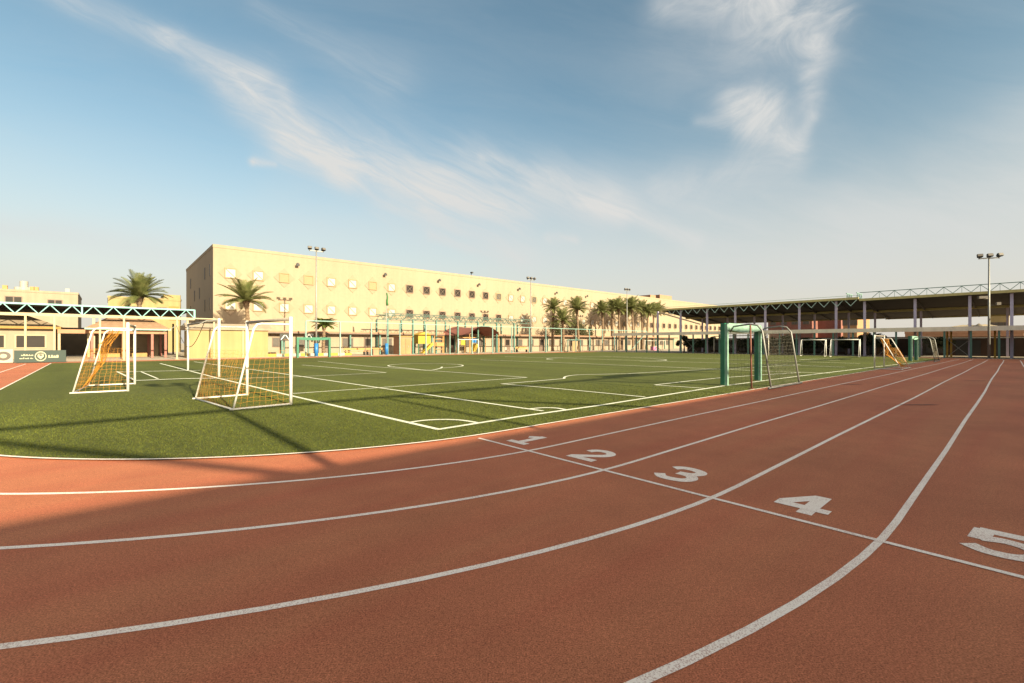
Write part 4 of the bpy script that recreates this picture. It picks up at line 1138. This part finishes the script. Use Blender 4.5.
# warp
def warp(vec, sc, amt, det=5):
    n = N.new('ShaderNodeTexNoise'); n.inputs['Scale'].default_value = sc; n.inputs['Detail'].default_value = det
    L.new(vec, n.inputs['Vector'])
    sub = N.new('ShaderNodeVectorMath'); sub.operation = 'SUBTRACT'; sub.inputs[1].default_value = (.5, .5, .5); L.new(n.outputs[1], sub.inputs[0])
    mad = N.new('ShaderNodeVectorMath'); mad.operation = 'MULTIPLY_ADD'; mad.inputs[1].default_value = (amt, amt*.7, 0)
    L.new(sub.outputs[0], mad.inputs[0]); L.new(vec, mad.inputs[2]); return mad.outputs[0]
wuv = warp(warp(uv, 2.2, .07), 9, .030, 6)
def pxuv(p): return ((p[0]-512)/FPX, (HOR-p[1])/FPX, 0)
def seg(a, b_, wd, amp):
    A = Vector(pxuv(a)); B = Vector(pxuv(b_)); ba = B-A
    s1 = N.new('ShaderNodeVectorMath'); s1.operation = 'SUBTRACT'; L.new(wuv, s1.inputs[0]); s1.inputs[1].default_value = A
    dt = N.new('ShaderNodeVectorMath'); dt.operation = 'DOT_PRODUCT'; L.new(s1.outputs[0], dt.inputs[0]); dt.inputs[1].default_value = ba
    h = math_n('DIVIDE', dt.outputs['Value'], ba.length_squared, clamp=True)
    sc = N.new('ShaderNodeVectorMath'); sc.operation = 'SCALE'; sc.inputs[0].default_value = ba; L.new(h, sc.inputs['Scale'])
    df = N.new('ShaderNodeVectorMath'); df.operation = 'DISTANCE'; L.new(s1.outputs[0], df.inputs[0]); L.new(sc.outputs[0], df.inputs[1])
    wv = math_n('MULTIPLY_ADD', h, (wd[1]-wd[0])/FPX, wd[0]/FPX)
    r = math_n('DIVIDE', df.outputs['Value'], wv)
    e = math_n('MULTIPLY', math_n('MULTIPLY', r, r), -1.0)
    gz = math_n('POWER', 2.718, e)
    am = math_n('MULTIPLY_ADD', h, amp[1]-amp[0], amp[0])
    return math_n('MULTIPLY', gz, am)
feats_a = [((40, -12), (165, 40), (10, 13), (.35, .5)), ((165, 40), (250, 92), (13, 22), (.5, .7)), ((250, 92), (292, 138), (24, 22), (.7, .85)),
         ((278, 96), (296, 130), (8, 12), (.5, .6)), ((292, 138), (350, 170), (18, 18), (1, 1)), ((350, 170), (430, 192), (18, 20), (1, .95)), ((330, 140), (470, 180), (34, 34), (.35, .4)),
         ((430, 192), (520, 214), (20, 18), (.95, .7)), ((470, 165), (600, 200), (22, 26), (.4, .5)), ((540, 182), (620, 210), (12, 11), (.7, .85)),
         ((610, 200), (695, 240), (10, 8), (.85, .75)), ((390, 205), (520, 252), (16, 18), (.4, .4)), ((430, 235), (520, 258), (7, 6), (.35, .3)), ((520, 170), (545, 178), (5, 6), (.6, .4)), ((480, 157), (512, 165), (5, 6), (.6, .4)),
         ((256, 160), (278, 164), (5, 3), (.8, .4)), ((548, 237), (574, 239), (6, 5), (.7, .6)), ((255, 10), (390, 80), (12, 26), (.14, .2))]
feats_b = [((665, 4), (760, 0), (18, 30), (.45, .7)), ((760, 0), (832, 8), (34, 26), (.75, .6)), ((745, 40), (815, 48), (30, 22), (.45, .5)), ((815, 40), (808, 110), (13, 12), (.55, .5)),
         ((730, 104), (760, 120), (18, 24), (.75, .95)), ((760, 120), (792, 150), (24, 14), (.95, .6)), ((790, 150), (812, 118), (8, 6), (.6, .5)), ((700, 122), (735, 126), (7, 9), (.3, .4)), ((660, 190), (780, 165), (16, 20), (.4, .35))]
feats_v = [((820, 250), (1030, 200), (46, 60), (.5, .75)), ((700, 250), (840, 225), (46, 50), (.45, .5)), ((930, 150), (1030, 120), (20, 30), (.15, .35)), ((-20, 222), (190, 258), (14, 24), (.55, .45)), ((500, 250), (720, 262), (24, 24), (.35, .35)), ((560, 200), (740, 200), (40, 46), (.4, .4)), ((280, 215), (420, 235), (30, 24), (.25, .3)), ((690, 60), (800, 90), (60, 50), (.28, .28))]
def total(fs):
    acc = None
    for f in fs:
        o = seg(*f); acc = o if acc is None else math_n('ADD', acc, math_n('MULTIPLY', o, math_n('SUBTRACT', 1.0, acc, clamp=True)))
    return acc
def fib(rot, sc, scale, det, lo, hi, dist=0.4):
    mp = N.new('ShaderNodeMapping'); mp.vector_type = 'TEXTURE'; mp.inputs['Rotation'].default_value = (0, 0, rot); mp.inputs['Scale'].default_value = sc
    L.new(wuv, mp.inputs['Vector'])
    n = N.new('ShaderNodeTexNoise'); n.inputs['Scale'].default_value = scale; n.inputs['Detail'].default_value = det; n.inputs['Roughness'].default_value = .66; n.inputs['Distortion'].default_value = dist
    L.new(mp.outputs[0], n.inputs['Vector'])
    r = N.new('ShaderNodeMapRange'); r.inputs[1].default_value = lo; r.inputs[2].default_value = hi; L.new(n.outputs[0], r.inputs[0]); return r.outputs[0]
fa = fib(R(-27), (.8, .12, 1), 2.8, 15, .36, .64, .9)
fb = fib(R(32), (.5, .24, 1), 2.6, 15, .36, .64, 1.1)
fv = fib(R(-12), (1.3, .3, 1), 2.2, 9, .34, .72, .5)
ma = math_n('MULTIPLY', total(feats_a), math_n('MULTIPLY_ADD', fa, .75, .5))
mbk = math_n('MULTIPLY', total(feats_b), math_n('MULTIPLY_ADD', fb, .72, .42))
mv = math_n('MULTIPLY', total(feats_v), math_n('MULTIPLY_ADD', fv, .6, .4))
def over(a, b_): return math_n('ADD', a, math_n('MULTIPLY', b_, math_n('SUBTRACT', 1.0, a, clamp=True)), clamp=True)
msk = over(over(ma, mbk), mv)
msk = over(msk, math_n('MULTIPLY_ADD', fv, .09, .03))
# only in front: elsewhere a plain soft veil
# tint the clear sky a little greener/teal and lift dust near the horizon
tint = N.new('ShaderNodeMix'); tint.data_type = 'RGBA'; tint.blend_type = 'MULTIPLY'; tint.inputs[0].default_value = 1.0
tint.inputs[7].default_value = (0.98, 1.12, 0.93, 1); L.new(sky.outputs[0], tint.inputs[6])
dust = N.new('ShaderNodeMapRange'); dust.inputs[1].default_value = 0.0; dust.inputs[2].default_value = 0.44; dust.inputs[3].default_value = .92; dust.inputs[4].default_value = 0.0
dust.interpolation_type = 'SMOOTHSTEP'
L.new(sep.outputs[2], dust.inputs[0])
dm = N.new('ShaderNodeMix'); dm.data_type = 'RGBA'
CL = 1.0
dm.inputs[7].default_value = (4.35, 3.95, 3.5, 1)
L.new(dust.outputs[0], dm.inputs[0]); L.new(tint.outputs[2], dm.inputs[6])
cm = N.new('ShaderNodeMix'); cm.data_type = 'RGBA'; cm.inputs[7].default_value = (4.15, 4.15, 4.05, 1)
L.new(msk, cm.inputs[0]); L.new(dm.outputs[2], cm.inputs[6])
# broad warm glow of the hazy sky round the sun
dts = N.new('ShaderNodeVectorMath'); dts.operation = 'DOT_PRODUCT'; L.new(tc.outputs['Generated'], dts.inputs[0]); dts.inputs[1].default_value = sd
gl = math_n('POWER', math_n('MAXIMUM', dts.outputs['Value'], 0.0), 2.2)
gs = N.new('ShaderNodeVectorMath'); gs.operation = 'SCALE'; gs.inputs[0].default_value = (GLOW*1.0, GLOW*.80, GLOW*.56); L.new(gl, gs.inputs['Scale'])
ga = N.new('ShaderNodeVectorMath'); ga.operation = 'ADD'; L.new(cm.outputs[2], ga.inputs[0]); L.new(gs.outputs[0], ga.inputs[1])
L.new(ga.outputs[0], bg.inputs['Color'])

cam = bpy.data.cameras.new('camera'); co = bpy.data.objects.new('camera', cam); COL.objects.link(co)
co.location = (0, 0, CAMH); co.rotation_euler = (R(90), 0, 0)
cam.sensor_width = 36; cam.lens = FPX/1024*36; cam.shift_y = (HOR-341.5)/1024
cam.clip_start = .05; cam.clip_end = 4000
S.camera = co
S.view_settings.view_transform = 'Standard'; S.view_settings.look = 'None'
S.view_settings.exposure = 1.7; S.view_settings.gamma = 1
S.cycles.max_bounces = 6
S.cycles.use_denoising = True
